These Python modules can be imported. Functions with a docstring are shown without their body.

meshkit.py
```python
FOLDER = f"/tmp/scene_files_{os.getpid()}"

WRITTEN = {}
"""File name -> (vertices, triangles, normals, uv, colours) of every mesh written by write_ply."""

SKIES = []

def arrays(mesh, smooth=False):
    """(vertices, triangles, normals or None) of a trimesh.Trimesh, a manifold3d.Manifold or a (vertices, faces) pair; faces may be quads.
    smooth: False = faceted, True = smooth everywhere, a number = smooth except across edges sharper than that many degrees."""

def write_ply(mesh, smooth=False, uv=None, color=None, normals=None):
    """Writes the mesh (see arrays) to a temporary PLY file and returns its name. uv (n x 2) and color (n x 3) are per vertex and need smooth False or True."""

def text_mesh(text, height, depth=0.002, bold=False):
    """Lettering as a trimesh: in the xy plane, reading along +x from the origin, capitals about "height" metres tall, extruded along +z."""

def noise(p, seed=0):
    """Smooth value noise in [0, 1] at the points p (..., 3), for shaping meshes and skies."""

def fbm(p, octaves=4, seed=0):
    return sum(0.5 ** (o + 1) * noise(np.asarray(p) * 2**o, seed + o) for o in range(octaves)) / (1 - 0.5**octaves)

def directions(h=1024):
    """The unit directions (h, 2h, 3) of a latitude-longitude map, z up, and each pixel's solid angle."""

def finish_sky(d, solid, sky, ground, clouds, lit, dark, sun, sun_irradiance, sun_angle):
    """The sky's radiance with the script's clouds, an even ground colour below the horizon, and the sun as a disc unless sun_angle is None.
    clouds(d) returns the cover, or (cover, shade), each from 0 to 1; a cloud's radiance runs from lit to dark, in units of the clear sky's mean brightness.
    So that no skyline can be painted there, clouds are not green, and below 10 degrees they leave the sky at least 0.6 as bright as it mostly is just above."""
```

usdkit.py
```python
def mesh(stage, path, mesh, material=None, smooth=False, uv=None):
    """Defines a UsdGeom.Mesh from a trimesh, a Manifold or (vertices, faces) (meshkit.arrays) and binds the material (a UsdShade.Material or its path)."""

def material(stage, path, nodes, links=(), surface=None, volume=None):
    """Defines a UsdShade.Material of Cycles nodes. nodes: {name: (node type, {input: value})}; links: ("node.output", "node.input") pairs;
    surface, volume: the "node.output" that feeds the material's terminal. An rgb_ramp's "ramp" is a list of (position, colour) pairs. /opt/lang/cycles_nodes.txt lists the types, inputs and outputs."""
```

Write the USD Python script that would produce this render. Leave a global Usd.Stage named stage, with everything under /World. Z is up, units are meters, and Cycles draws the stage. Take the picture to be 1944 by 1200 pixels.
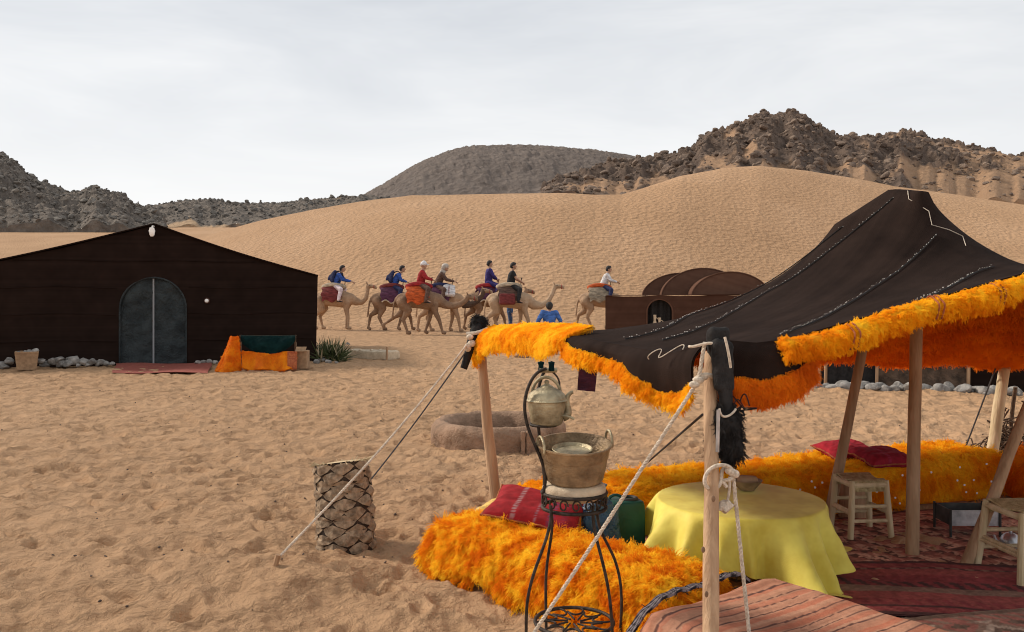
import math, random
import numpy as np, trimesh, manifold3d as m3, usdkit, meshkit
from scipy.spatial import cKDTree
import scipy.sparse as sp, scipy.sparse.linalg as spl
from pxr import Usd, UsdGeom, UsdLux, UsdShade, Gf, Sdf, Vt

stage = Usd.Stage.CreateInMemory()
UsdGeom.SetStageUpAxis(stage, UsdGeom.Tokens.z)
UsdGeom.SetStageMetersPerUnit(stage, 1.0)
UsdGeom.Xform.Define(stage, '/World')
UsdGeom.Scope.Define(stage, '/World/Looks')
random.seed(7)
RNG = np.random.default_rng(7)

# ------------------------------------------------------------------ camera, sky, sun, exposure
EYE, FPX, HZ = 1.75, 1650.0, 560.0           # eye height, focal length in photo pixels, horizon row
cam = UsdGeom.Camera.Define(stage, '/World/camera')
cam.CreateHorizontalApertureAttr(36.0)
cam.CreateFocalLengthAttr(36.0 * FPX / 1944)
cam.CreateVerticalApertureOffsetAttr(-(600 - HZ) / 1944 * 36)
cam.CreateFStopAttr(0.0)
cam.CreateClippingRangeAttr(Gf.Vec2f(0.05, 20000))
cam.AddTranslateOp().Set(Gf.Vec3d(0, 0, EYE))
cam.AddRotateXOp().Set(90.0)
cam.CreateExposureAttr(0.28)

SUN_EL, SUN_AZ = math.radians(36), math.radians(-66)     # azimuth = atan2(x, y)
dome = UsdLux.DomeLight.Define(stage, '/World/sky')
dome.GetPrim().SetCustomDataByKey('kind', 'structure')
sky_mat = usdkit.material(stage, '/World/Looks/sky', {
    'tc': ('texture_coordinate', {}),
    'sky': ('sky_texture', dict(sky_type='single_scattering', sun_disc=False, sun_elevation=SUN_EL, sun_rotation=SUN_AZ, aerosol_density=2.0)),
    'map': ('mapping', dict(scale=(1.6, 1.6, 7.0))),
    'n': ('noise_texture', dict(scale=1.5, detail=6, roughness=0.55, distortion=0.4)),
    'ramp': ('rgb_ramp', dict(ramp=[(0.3, (5.3, 5.5, 5.8)), (0.5, (6.1, 6.25, 6.45)), (0.68, (7.1, 7.15, 7.2))])),
    'sep': ('separate_xyz', {}),
    'lowr': ('map_range', dict(from_min=0.0, from_max=0.32, to_min=1.0, to_max=0.0, range_type='smoothstep')),
    'low': ('mix_color', dict(blend_type='mix', b=(7.9, 7.85, 7.8), use_clamp=False)),
    'mixs': ('mix_color', dict(blend_type='mix', fac=0.93, use_clamp=False)),
    'bg': ('background_shader', dict(strength=0.107))},
    [('tc.generated', 'map.vector'), ('map.vector', 'n.vector'), ('n.fac', 'ramp.fac'),
     ('tc.generated', 'sep.vector'), ('sep.z', 'lowr.value'), ('lowr.result', 'low.fac'), ('ramp.color', 'low.a'),
     ('sky.color', 'mixs.a'), ('low.result', 'mixs.b'), ('mixs.result', 'bg.color')], surface='bg.background')
UsdShade.MaterialBindingAPI.Apply(dome.GetPrim()).Bind(sky_mat)
sun = UsdLux.DistantLight.Define(stage, '/World/sun')
sun.CreateIntensityAttr(0.9); sun.CreateAngleAttr(11.0); sun.CreateNormalizeAttr(True)
sun.CreateColorAttr(Gf.Vec3f(1.0, 0.90, 0.78))
sun.AddRotateZOp().Set(-math.degrees(SUN_AZ)); sun.AddRotateXOp().Set(-(90 - math.degrees(SUN_EL)))

# ------------------------------------------------------------------ helpers
used = {}
def numbered(path):
    n = used.get(path, 0); used[path] = n + 1
    return path if n == 0 else f'{path}_{n:03d}'
class Thing:
    def __init__(s, path, o, R): s.path, s.o, s.R = path, np.asarray(o, float), R
def meta(prim, **kw):
    for k, v in kw.items():
        if v: prim.SetCustomDataByKey(k, v)
def rotz(a):
    c, s = math.cos(a), math.sin(a); return np.array([[c, -s, 0], [s, c, 0], [0, 0, 1.0]])
def thing(name, label, cat, o=(0, 0, 0), rot=0.0, group=None):
    """parts are given in world coordinates when rot is None, else in the thing's own frame"""
    p = numbered('/World/' + name)
    x = UsdGeom.Xform.Define(stage, p); x.AddTranslateOp().Set(Gf.Vec3d(*map(float, o)))
    if rot: x.AddRotateZOp().Set(math.degrees(rot))
    meta(x.GetPrim(), label=label, category=cat, group=group)
    return Thing(p, o, rot)
def va(mesh):
    if isinstance(mesh, trimesh.Trimesh): return np.array(mesh.vertices), np.array(mesh.faces)
    if hasattr(mesh, 'to_mesh'):
        m = mesh.to_mesh(); return np.array(m.vert_properties[:, :3], float), np.array(m.tri_verts, int)
    v, f = np.asarray(mesh[0], float), np.asarray(mesh[1], int)
    if f.shape[1] == 4: f = np.vstack([f[:, [0, 1, 2]], f[:, [0, 2, 3]]])
    return v, f
def part(parent, name, mesh, mat, smooth=40, label=None, kind=None, col=None, world=True, attrs=None):
    """parent: Thing or a part's path tuple (path, origin). world: mesh in world coordinates (only for unrotated things)"""
    path, o = (parent.path, parent.o) if isinstance(parent, Thing) else parent
    v, f = va(mesh)
    if world: v = v - o
    p = numbered(path + '/' + name)
    prim = usdkit.mesh(stage, p, (v, f), mat, smooth=(True if col is not None or attrs is not None else smooth))
    if col is not None:
        UsdGeom.PrimvarsAPI(prim).CreatePrimvar('col', Sdf.ValueTypeNames.Color3fArray, 'vertex').Set(Vt.Vec3fArray.FromNumpy(np.asarray(col, np.float32)))
    for k, a in (attrs or {}).items():
        UsdGeom.PrimvarsAPI(prim).CreatePrimvar(k, Sdf.ValueTypeNames.FloatArray, 'vertex').Set(Vt.FloatArray.FromNumpy(np.asarray(a, np.float32)))
    meta(prim.GetPrim(), label=label, kind=kind)
    return (p, o if world else np.zeros(3))
def single(name, mesh, mat, label=None, cat=None, group=None, kind=None, smooth=40, col=None, attrs=None):
    p = part(('/World', np.zeros(3)), name, mesh, mat, smooth=smooth, col=col, attrs=attrs)
    meta(stage.GetPrimAtPath(p[0]), label=label, category=cat, group=group, kind=kind)
    return p
def P(px, py, Y): return np.array([(px - 972) / FPX * Y, Y, EYE - (py - HZ) / FPX * Y])
def G(px, py, z=0.0):
    Y = FPX * (EYE - z) / (py - HZ); return np.array([(px - 972) / FPX * Y, Y, z])
def cat(*ms):
    vs, fs, n = [], [], 0
    for m in ms:
        v, f = va(m); vs.append(v); fs.append(f + n); n += len(v)
    return np.vstack(vs), np.vstack(fs)
def spline(pts, n):
    pts = np.asarray(pts, float); k = len(pts)
    if k == 2: return np.linspace(pts[0], pts[1], n)
    d = np.r_[0, np.cumsum(np.linalg.norm(np.diff(pts, axis=0), axis=1))]
    from scipy.interpolate import PchipInterpolator, CubicSpline
    return CubicSpline(d, pts)(np.linspace(0, d[-1], n))
def tube(pts, r, sides=8, caps=True):
    p = np.asarray(pts, float); n = len(p); r = np.broadcast_to(r, (n,)).astype(float)
    t = np.gradient(p, axis=0); t /= np.linalg.norm(t, axis=1, keepdims=True) + 1e-12
    a = np.cross(t[0], [0, 0, 1.0] if abs(t[0][2]) < 0.9 else [1.0, 0, 0]); a /= np.linalg.norm(a)
    A = []
    for k in range(n):
        a = a - t[k] * (a @ t[k]); a /= np.linalg.norm(a) + 1e-12; A.append(a)
    A = np.array(A); B = np.cross(t, A); ang = np.arange(sides) * 2 * np.pi / sides
    v = p[:, None] + r[:, None, None] * (np.cos(ang)[None, :, None] * A[:, None] + np.sin(ang)[None, :, None] * B[:, None])
    v = v.reshape(-1, 3); i, j = np.meshgrid(np.arange(n - 1), np.arange(sides), indexing='ij')
    a0, a1 = i * sides + j, i * sides + (j + 1) % sides
    f = np.vstack([np.stack([a0, a1, a1 + sides], -1).reshape(-1, 3), np.stack([a0, a1 + sides, a0 + sides], -1).reshape(-1, 3)])
    if caps:
        v = np.vstack([v, p[:1], p[-1:]]); c0, c1 = n * sides, n * sides + 1; k = np.arange(sides); b = (n - 1) * sides
        f = np.vstack([f, np.stack([np.full(sides, c0), (k + 1) % sides, k], -1), np.stack([np.full(sides, c1), b + k, b + (k + 1) % sides], -1)])
    return v, f
def grid_faces(n, m, wrap=False):
    i, j = np.meshgrid(np.arange(n - 1), np.arange(m if wrap else m - 1), indexing='ij')
    a, b = i * m + j, i * m + (j + 1) % m
    return np.stack([a, a + m, b + m, b], -1).reshape(-1, 4)
def sheet(pts, thick=0.0):
    """pts n x m x 3 as a surface, with thickness along its normals if asked"""
    n, m = pts.shape[:2]; f = grid_faces(n, m)
    if not thick: return pts.reshape(-1, 3), f
    du, dv = np.gradient(pts, axis=0), np.gradient(pts, axis=1)
    nn = np.cross(du, dv); nn /= np.linalg.norm(nn, axis=2, keepdims=True) + 1e-12
    top, bot = pts.reshape(-1, 3), (pts - nn * thick).reshape(-1, 3); k = n * m
    idx = np.arange(k).reshape(n, m)
    ring = np.r_[idx[0, :-1], idx[:-1, -1], idx[-1, :0:-1], idx[:0:-1, 0]]
    nx = np.roll(ring, -1)
    side = np.stack([ring, nx, nx + k, ring + k], -1)
    return np.vstack([top, bot]), np.vstack([f, f[:, ::-1] + k, side[:, ::-1]])
def lathe(prof, seg=40, center=(0, 0, 0)):
    prof = np.asarray(prof, float); ang = np.linspace(0, 2 * np.pi, seg, endpoint=False)
    v = np.stack([prof[:, :1] * np.cos(ang), prof[:, :1] * np.sin(ang), np.repeat(prof[:, 1:], seg, 1)], -1)
    return v.reshape(-1, 3) + np.asarray(center), grid_faces(len(prof), seg, wrap=True)[:, ::-1]
def ball(c, r, seg=14): return m3.Manifold.sphere(float(r), seg).translate(tuple(map(float, c)))
def hullballs(cs, seg=14): return m3.Manifold.batch_hull([ball(c, r, seg) for c, r in cs])
def limb(*jr, seg=14):
    return [hullballs([jr[k], jr[k + 1]], seg) for k in range(len(jr) - 1)]
def union(ms): return m3.Manifold.batch_boolean(ms, m3.OpType.Add)
def smoothed(man, L=0.05, it=8, lam=0.5):
    v, f = va(man.refine_to_length(L)); t = trimesh.Trimesh(v, f, process=True)
    trimesh.smoothing.filter_taubin(t, lamb=lam, nu=lam + 0.03, iterations=it); return t
def box(c, s, r=0.0):
    if r <= 0: return trimesh.creation.box(s, transform=trimesh.transformations.translation_matrix(c))
    h = np.asarray(s) / 2 - r
    return hullballs([((c[0] + a * h[0], c[1] + b * h[1], c[2] + d * h[2]), r) for a in (-1, 1) for b in (-1, 1) for d in (-1, 1)], 8)
def xf(mesh, R=None, t=(0, 0, 0)):
    v, f = va(mesh); v = v if R is None else v @ np.asarray(R).T
    return v + np.asarray(t), f
def rock(seed, size, sub=2):
    r = np.random.default_rng(seed); t = trimesh.creation.icosphere(sub, 1.0); v = np.array(t.vertices)
    for _ in range(9):                                   # planar cuts make facets
        d = r.normal(size=3); d /= np.linalg.norm(d); c = r.uniform(0.55, 0.85); k = v @ d
        v = np.where((k > c)[:, None], v - (k - c)[:, None] * d, v)
    v += 0.07 * (meshkit.fbm(v * 2.2 + seed * 3.1, 3, seed)[:, None] - 0.5) * v
    return v * np.asarray(size), np.array(t.faces)
fbm = meshkit.fbm
def sm(x, a, b):
    t = np.clip((x - a) / (b - a), 0, 1); return t * t * (3 - 2 * t)

def curves(parent, name, pts, width, mat, kind='stuff', tip=0.6):
    """pts: n x k x 3 strands"""
    path, o = (parent.path, parent.o) if isinstance(parent, Thing) else parent
    n, k = pts.shape[:2]; p = numbered(path + '/' + name)
    c = UsdGeom.BasisCurves.Define(stage, p)
    c.CreateTypeAttr('linear'); c.CreateWrapAttr('nonperiodic')
    c.CreateCurveVertexCountsAttr(Vt.IntArray.FromNumpy(np.full(n, k, np.int32)))
    c.CreatePointsAttr(Vt.Vec3fArray.FromNumpy((pts - o).reshape(-1, 3).astype(np.float32)))
    w = np.broadcast_to(width, (n,))[:, None] * np.linspace(1, tip, k)[None]
    c.CreateWidthsAttr(Vt.FloatArray.FromNumpy(w.ravel().astype(np.float32))); c.SetWidthsInterpolation('vertex')
    UsdShade.MaterialBindingAPI.Apply(c.GetPrim()).Bind(mat)
    meta(c.GetPrim(), kind=kind)
    return p
def wool(mesh, n_clump, per, length, spread, rng, lift=0.45, down=0.55, comb=(0, 0, 0), keep=None, jitter=0.5):
    """locks of wool on a surface: n_clump x per strands of 5 points"""
    v, f = va(mesh); t = trimesh.Trimesh(v, f, process=False)
    pts, fi = trimesh.sample.sample_surface(t, n_clump, seed=int(rng.integers(1 << 30)))
    nr = t.face_normals[fi]
    if keep is not None:
        k = keep(pts, nr); pts, nr = pts[k], nr[k]
    N = len(pts)
    rnd = rng.normal(size=(N, 3)) * jitter
    flat = np.clip(nr[:, 2], 0, 1)[:, None]
    d = nr * lift + np.array([0, 0, -1.0]) * down * (1 - flat * 0.8) + rnd * (0.45 + 0.75 * flat) + np.asarray(comb)
    d -= nr * np.minimum((d * nr).sum(1, keepdims=True) - 0.22, 0)
    d /= np.linalg.norm(d, axis=1, keepdims=True)
    L = length * rng.uniform(0.6, 1.25, (N, 1, 1))
    a = np.cross(nr, rng.normal(size=(N, 3))); a /= np.linalg.norm(a, axis=1, keepdims=True) + 1e-9
    b = np.cross(nr, a)
    th, rr = rng.uniform(0, 2 * np.pi, (N, per)), spread * np.sqrt(rng.uniform(0, 1, (N, per)))
    off = (np.cos(th) * rr)[..., None] * a[:, None] + (np.sin(th) * rr)[..., None] * b[:, None]
    s = np.linspace(0, 1, 5)[None, None, :, None]
    bend = (rng.normal(size=(N, 1, 1, 3)) * 0.35 + np.array([0, 0, -0.45])) * L[:, :, :, None]
    body = pts[:, None, None] + d[:, None, None] * L[:, :, :, None] * s + bend * s ** 2
    wig = rng.normal(size=(N, per, 5, 3)) * (0.085 * length) * s
    out = body + off[:, :, None] * (1 - 0.25 * s) + wig + (rng.normal(size=(N, per, 1, 3)) * 0.22 * length) * s - nr[:, None, None] * 0.004
    return out.reshape(-1, 5, 3)

# ------------------------------------------------------------------ materials
L = '/World/Looks/'
def mat(name, c1, c2=None, scale=6.0, rough=0.8, bump=0.0, bscale=60.0, metal=0.0, detail=4, spec=0.3, coord='pos', sheen=0.0, lo=0.35, hi=0.65, stretch=None, transl=0.0):
    c2 = c2 or c1
    nodes = {'g': ('geometry', {}), 'tc': ('texture_coordinate', {}), 'm': ('mapping', dict(scale=stretch or (1, 1, 1))),
             'n': ('noise_texture', dict(scale=scale, detail=detail, roughness=0.6)),
             'r': ('rgb_ramp', dict(ramp=[(lo, c1), (hi, c2)])),
             'p': ('principled_bsdf', dict(roughness=rough, metallic=metal, specular_ior_level=spec, sheen_weight=sheen))}
    links = [('g.position' if coord == 'pos' else 'tc.object', 'm.vector'), ('m.vector', 'n.vector'), ('n.fac', 'r.fac'), ('r.color', 'p.base_color')]
    if bump:
        nodes['n2'] = ('noise_texture', dict(scale=bscale, detail=5, roughness=0.65)); nodes['b'] = ('bump', dict(strength=min(bump, 1.0), distance=1.5 / bscale))
        links += [('m.vector', 'n2.vector'), ('n2.fac', 'b.height'), ('b.normal', 'p.normal')]
    out = 'p.BSDF'
    if transl:
        nodes['t'] = ('translucent_bsdf', {}); nodes['x'] = ('mix_closure', dict(fac=transl))
        links += [('r.color', 't.color'), ('p.BSDF', 'x.closure1'), ('t.BSDF', 'x.closure2')]; out = 'x.closure'
    return usdkit.material(stage, L + name, nodes, links, surface=out)
def colmat(name, rough=0.9, bump=0.4, bscale=180.0, sheen=0.0, var=0.25, vscale=25.0, spec=0.2):
    """colour woven or dyed into the thing, kept at its vertices"""
    return usdkit.material(stage, L + name, {
        'a': ('attribute', dict(attribute='col')), 'g': ('geometry', {}), 'n': ('noise_texture', dict(scale=vscale, detail=5, roughness=0.7)),
        'v': ('map_range', dict(from_min=0.3, from_max=0.7, to_min=1 - var, to_max=1 + var)),
        'mul': ('vector_math', dict(math_type='scale')), 'n2': ('noise_texture', dict(scale=bscale, detail=4, roughness=0.6)),
        'b': ('bump', dict(strength=bump, distance=1.2 / bscale)),
        'p': ('principled_bsdf', dict(roughness=rough, specular_ior_level=spec, sheen_weight=sheen))},
        [('g.position', 'n.vector'), ('g.position', 'n2.vector'), ('n.fac', 'v.value'), ('a.color', 'mul.vector1'), ('v.result', 'mul.scale'),
         ('mul.vector', 'p.base_color'), ('n2.fac', 'b.height'), ('b.normal', 'p.normal')], surface='p.BSDF')

M = {}
# sand: warm tan with trodden relief finer than the mesh, footprints far off and pale/dark drift
M['sand'] = usdkit.material(stage, L + 'sand', {
    'g': ('geometry', {}),
    'n1': ('noise_texture', dict(scale=0.09, detail=5, roughness=0.6)),
    'r1': ('rgb_ramp', dict(ramp=[(0.3, (0.42, 0.254, 0.140)), (0.5, (0.475, 0.291, 0.163)), (0.72, (0.525, 0.332, 0.195))])),
    'n2': ('noise_texture', dict(scale=5.0, detail=6, roughness=0.7)),
    'r2': ('map_range', dict(from_min=0.3, from_max=0.7, to_min=0.87, to_max=1.12)),
    'c': ('vector_math', dict(math_type='scale')),
    'w': ('noise_texture', dict(scale=1.1, detail=3)),
    'ws': ('vector_math', dict(math_type='scale', scale=0.25)), 'wa': ('vector_math', dict(math_type='add')),
    'v': ('voronoi_texture', dict(scale=2.6, feature='smooth_f1', smoothness=0.35, randomness=1.0)),
    'n3': ('noise_texture', dict(scale=3.6, detail=8, roughness=0.62)),
    'n4': ('noise_texture', dict(scale=42.0, detail=4, roughness=0.7)),
    'm1': ('math', dict(math_type='multiply', value2=0.55)), 'm2': ('math', dict(math_type='multiply_add', value2=0.75)),
    'm3': ('math', dict(math_type='multiply_add', value2=0.05)),
    'b': ('bump', dict(strength=1.0, distance=0.3)),
    'p': ('principled_bsdf', dict(roughness=0.95, specular_ior_level=0.12, diffuse_roughness=0.4))},
    [('g.position', 'n1.vector'), ('n1.fac', 'r1.fac'), ('g.position', 'n2.vector'), ('n2.fac', 'r2.value'), ('r1.color', 'c.vector1'), ('r2.result', 'c.scale'),
     ('c.vector', 'p.base_color'), ('g.position', 'w.vector'), ('w.color', 'ws.vector1'), ('ws.vector', 'wa.vector1'), ('g.position', 'wa.vector2'),
     ('wa.vector', 'v.vector'), ('g.position', 'n3.vector'), ('g.position', 'n4.vector'), ('v.distance', 'm1.value1'), ('n3.fac', 'm2.value1'), ('m1.value', 'm2.value3'),
     ('n4.fac', 'm3.value1'), ('m2.value', 'm3.value3'), ('m3.value', 'b.height'), ('b.normal', 'p.normal')], surface='p.BSDF')
def rockmat(name, c1, c2, c3, sand=None, sc=0.35):
    return usdkit.material(stage, L + name, {
        'g': ('geometry', {}), 'n': ('noise_texture', dict(scale=sc, detail=9, roughness=0.72)),
        'r': ('rgb_ramp', dict(ramp=[(0.32, c1), (0.5, c2), (0.68, c3)])),
        'v': ('voronoi_texture', dict(scale=sc * 1.7, feature='f1', randomness=1)), 'n2': ('noise_texture', dict(scale=sc * 4, detail=8, roughness=0.75)),
        'ad': ('math', dict(math_type='add')), 'b': ('bump', dict(strength=1.0, distance=0.9 / sc * 0.35)),
        'a': ('attribute', dict(attribute='sand')), 'mx': ('mix_color', dict(blend_type='mix', b=sand or c3)),
        'sep': ('separate_xyz', {}),
        'p': ('principled_bsdf', dict(roughness=0.95, specular_ior_level=0.15))},
        [('g.position', 'n.vector'), ('n.fac', 'r.fac'), ('g.position', 'v.vector'), ('g.position', 'n2.vector'), ('v.distance', 'ad.value1'), ('n2.fac', 'ad.value2'),
         ('ad.value', 'b.height'), ('b.normal', 'p.normal'), ('r.color', 'mx.a'), ('a.fac', 'mx.fac'), ('mx.result', 'p.base_color')], surface='p.BSDF')
M['hill_right'] = rockmat('hill_right', (0.075, 0.053, 0.042), (0.135, 0.097, 0.075), (0.21, 0.15, 0.113), (0.40, 0.25, 0.15))
M['hill_left'] = rockmat('hill_left', (0.08, 0.068, 0.058), (0.145, 0.123, 0.104), (0.22, 0.186, 0.155), (0.42, 0.29, 0.18))
M['hill_mid'] = rockmat('hill_mid', (0.135, 0.11, 0.096), (0.165, 0.135, 0.117), (0.21, 0.172, 0.148), (0.3, 0.22, 0.16), sc=0.12)
M['boulder'] = mat('boulder', (0.10, 0.073, 0.058), (0.25, 0.185, 0.14), scale=0.5, rough=0.95, bump=0.8, bscale=3.0, spec=0.15)
M['boulder_grey'] = mat('boulder_grey', (0.09, 0.082, 0.075), (0.21, 0.19, 0.165), scale=0.5, rough=0.95, bump=0.8, bscale=3.0, spec=0.15)
M['stone'] = mat('stone', (0.14, 0.13, 0.12), (0.36, 0.335, 0.305), scale=5, rough=0.9, bump=0.6, bscale=18)
def cloth(name, c1, c2, stripe=(0, 0, 1), freq=30.0, rough=0.95, amt=0.25):
    return usdkit.material(stage, L + name, {
        'g': ('geometry', {}), 'd': ('vector_math', dict(math_type='dot_product', vector2=stripe)),
        'cx': ('combine_xyz', {}), 'w': ('noise_texture', dict(scale=freq, detail=3, roughness=0.6, dimensions='3D')),
        'n': ('noise_texture', dict(scale=2.2, detail=6, roughness=0.65)), 'mixn': ('mix_float', dict(fac=0.5)),
        'r': ('rgb_ramp', dict(ramp=[(0.35, c1), (0.65, c2)])), 'f': ('noise_texture', dict(scale=240.0, detail=3)),
        'b': ('bump', dict(strength=0.9, distance=0.009)),
        'p': ('principled_bsdf', dict(roughness=rough, specular_ior_level=0.04))},
        [('g.position', 'd.vector1'), ('d.value', 'cx.x'), ('cx.vector', 'w.vector'), ('g.position', 'n.vector'), ('w.fac', 'mixn.a'), ('n.fac', 'mixn.b'),
         ('mixn.result', 'r.fac'), ('r.color', 'p.base_color'), ('g.position', 'f.vector'), ('f.fac', 'b.height'), ('b.normal', 'p.normal')], surface='p.BSDF')
WV = np.array([-0.66, 0.75, 0.0])                     # across the strips of the near tent's roof
M['tent_roof'] = cloth('tent_roof', (0.0105, 0.0064, 0.0052), (0.034, 0.021, 0.0165), tuple(WV), 7.0)
M['tent_black'] = cloth('tent_black', (0.0105, 0.0062, 0.0048), (0.021, 0.0125, 0.0098), (0, 0, 1), 9.0)
M['tent_brown'] = cloth('tent_brown', (0.046, 0.022, 0.0145), (0.075, 0.038, 0.026), (0, 0, 1), 5.0)
M['vault'] = cloth('vault', (0.085, 0.042, 0.028), (0.125, 0.066, 0.044), (0.3, 0, 1), 5.0)
M['flap'] = mat('flap', (0.016, 0.021, 0.023), (0.034, 0.042, 0.044), scale=3, rough=0.75, bump=0.7, bscale=5, spec=0.2)
M['zip'] = mat('zip', (0.20, 0.21, 0.22), rough=0.5)
M['white'] = mat('white', (0.68, 0.66, 0.62), (0.8, 0.79, 0.76), scale=9, rough=0.7)
M['black_hair'] = mat('black_hair', (0.008, 0.007, 0.007), (0.022, 0.019, 0.018), scale=20, rough=0.9, bump=0.6, bscale=90)
def fleece(name, c1, c2, c3, scale=5.0, rough=0.85):
    return usdkit.material(stage, L + name, {
        'g': ('geometry', {}), 'n': ('noise_texture', dict(scale=scale, detail=4, roughness=0.65)), 'r': ('rgb_ramp', dict(ramp=[(0.40, c1), (0.5, c2), (0.60, c3)])),
        'n2': ('noise_texture', dict(scale=70.0, detail=4, roughness=0.7)), 'v': ('map_range', dict(from_min=0.3, from_max=0.7, to_min=0.88, to_max=1.2)),
        'c': ('vector_math', dict(math_type='scale')), 'b': ('bump', dict(strength=0.8, distance=0.02)),
        'p': ('principled_bsdf', dict(roughness=rough, specular_ior_level=0.15)), 't': ('translucent_bsdf', {}), 'x': ('mix_closure', dict(fac=0.3))},
        [('g.position', 'n.vector'), ('n.fac', 'r.fac'), ('g.position', 'n2.vector'), ('n2.fac', 'v.value'), ('r.color', 'c.vector1'), ('v.result', 'c.scale'),
         ('c.vector', 'p.base_color'), ('n2.fac', 'b.height'), ('b.normal', 'p.normal'), ('c.vector', 't.color'), ('p.BSDF', 'x.closure1'), ('t.BSDF', 'x.closure2')], surface='x.closure')
M['fleece'] = fleece('fleece', (0.72, 0.20, 0.005), (0.83, 0.36, 0.008), (0.92, 0.60, 0.03), 8.0)
M['fleece_back'] = fleece('fleece_back', (0.82, 0.31, 0.005), (0.89, 0.44, 0.009), (0.93, 0.58, 0.024), 4.0)
M['lining'] = fleece('lining', (0.66, 0.15, 0.007), (0.76, 0.20, 0.008), (0.84, 0.27, 0.01), 3.5)
M['fleece_orange'] = fleece('fleece_orange', (0.70, 0.15, 0.006), (0.78, 0.20, 0.008), (0.84, 0.27, 0.01), 6.0)
M['wood'] = mat('wood', (0.33, 0.20, 0.115), (0.50, 0.33, 0.20), scale=14, rough=0.75, bump=0.6, bscale=50, stretch=(1, 1, 0.12))
M['wood_dark'] = mat('wood_dark', (0.24, 0.14, 0.075), (0.42, 0.265, 0.155), scale=14, rough=0.8, bump=0.6, bscale=50, stretch=(1, 1, 0.12))
M['wood_pale'] = mat('wood_pale', (0.42, 0.32, 0.18), (0.58, 0.46, 0.29), scale=14, rough=0.7, bump=0.5, bscale=50, stretch=(1, 1, 0.15))
M['knot_wood'] = mat('knot_wood', (0.12, 0.07, 0.04), (0.2, 0.12, 0.07), scale=30, rough=0.8)
M['rush'] = mat('rush', (0.33, 0.25, 0.12), (0.55, 0.45, 0.25), scale=35, rough=0.85, bump=0.7, bscale=120)
M['rope'] = mat('rope', (0.40, 0.325, 0.25), (0.66, 0.57, 0.46), scale=80, rough=0.9, bump=0.7, bscale=260)
M['cord_dark'] = mat('cord_dark', (0.03, 0.03, 0.033), (0.07, 0.07, 0.075), scale=40, rough=0.8)
M['iron'] = mat('iron', (0.022, 0.017, 0.014), (0.06, 0.045, 0.035), scale=25, rough=0.6, metal=0.6, bump=0.4, bscale=90)
M['brass'] = mat('brass', (0.17, 0.135, 0.08), (0.42, 0.355, 0.225), scale=11, rough=0.5, metal=0.55, bump=0.35, bscale=38, spec=0.5)
M['copper'] = mat('copper', (0.12, 0.078, 0.042), (0.34, 0.235, 0.13), scale=9, rough=0.55, metal=0.5, bump=0.35, bscale=30, spec=0.5)
M['clay'] = mat('clay', (0.20, 0.125, 0.08), (0.34, 0.215, 0.14), scale=5, rough=0.95, bump=0.8, bscale=30)
M['clay_dark'] = mat('clay_dark', (0.05, 0.035, 0.025), (0.14, 0.09, 0.06), scale=6, rough=0.95, bump=0.8, bscale=25)
M['plaster'] = mat('plaster', (0.42, 0.33, 0.23), (0.58, 0.47, 0.33), scale=9, rough=0.9, bump=0.4, bscale=30)
M['bark_scale'] = mat('bark_scale', (0.15, 0.105, 0.068), (0.40, 0.29, 0.19), scale=22, rough=0.95, bump=0.8, bscale=70, detail=6)
M['bark_core'] = mat('bark_core', (0.025, 0.016, 0.011), (0.05, 0.033, 0.022), scale=30, rough=0.95)
M['straw'] = mat('straw', (0.40, 0.30, 0.17), (0.60, 0.47, 0.29), scale=60, rough=0.9, bump=0.8, bscale=120)
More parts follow.
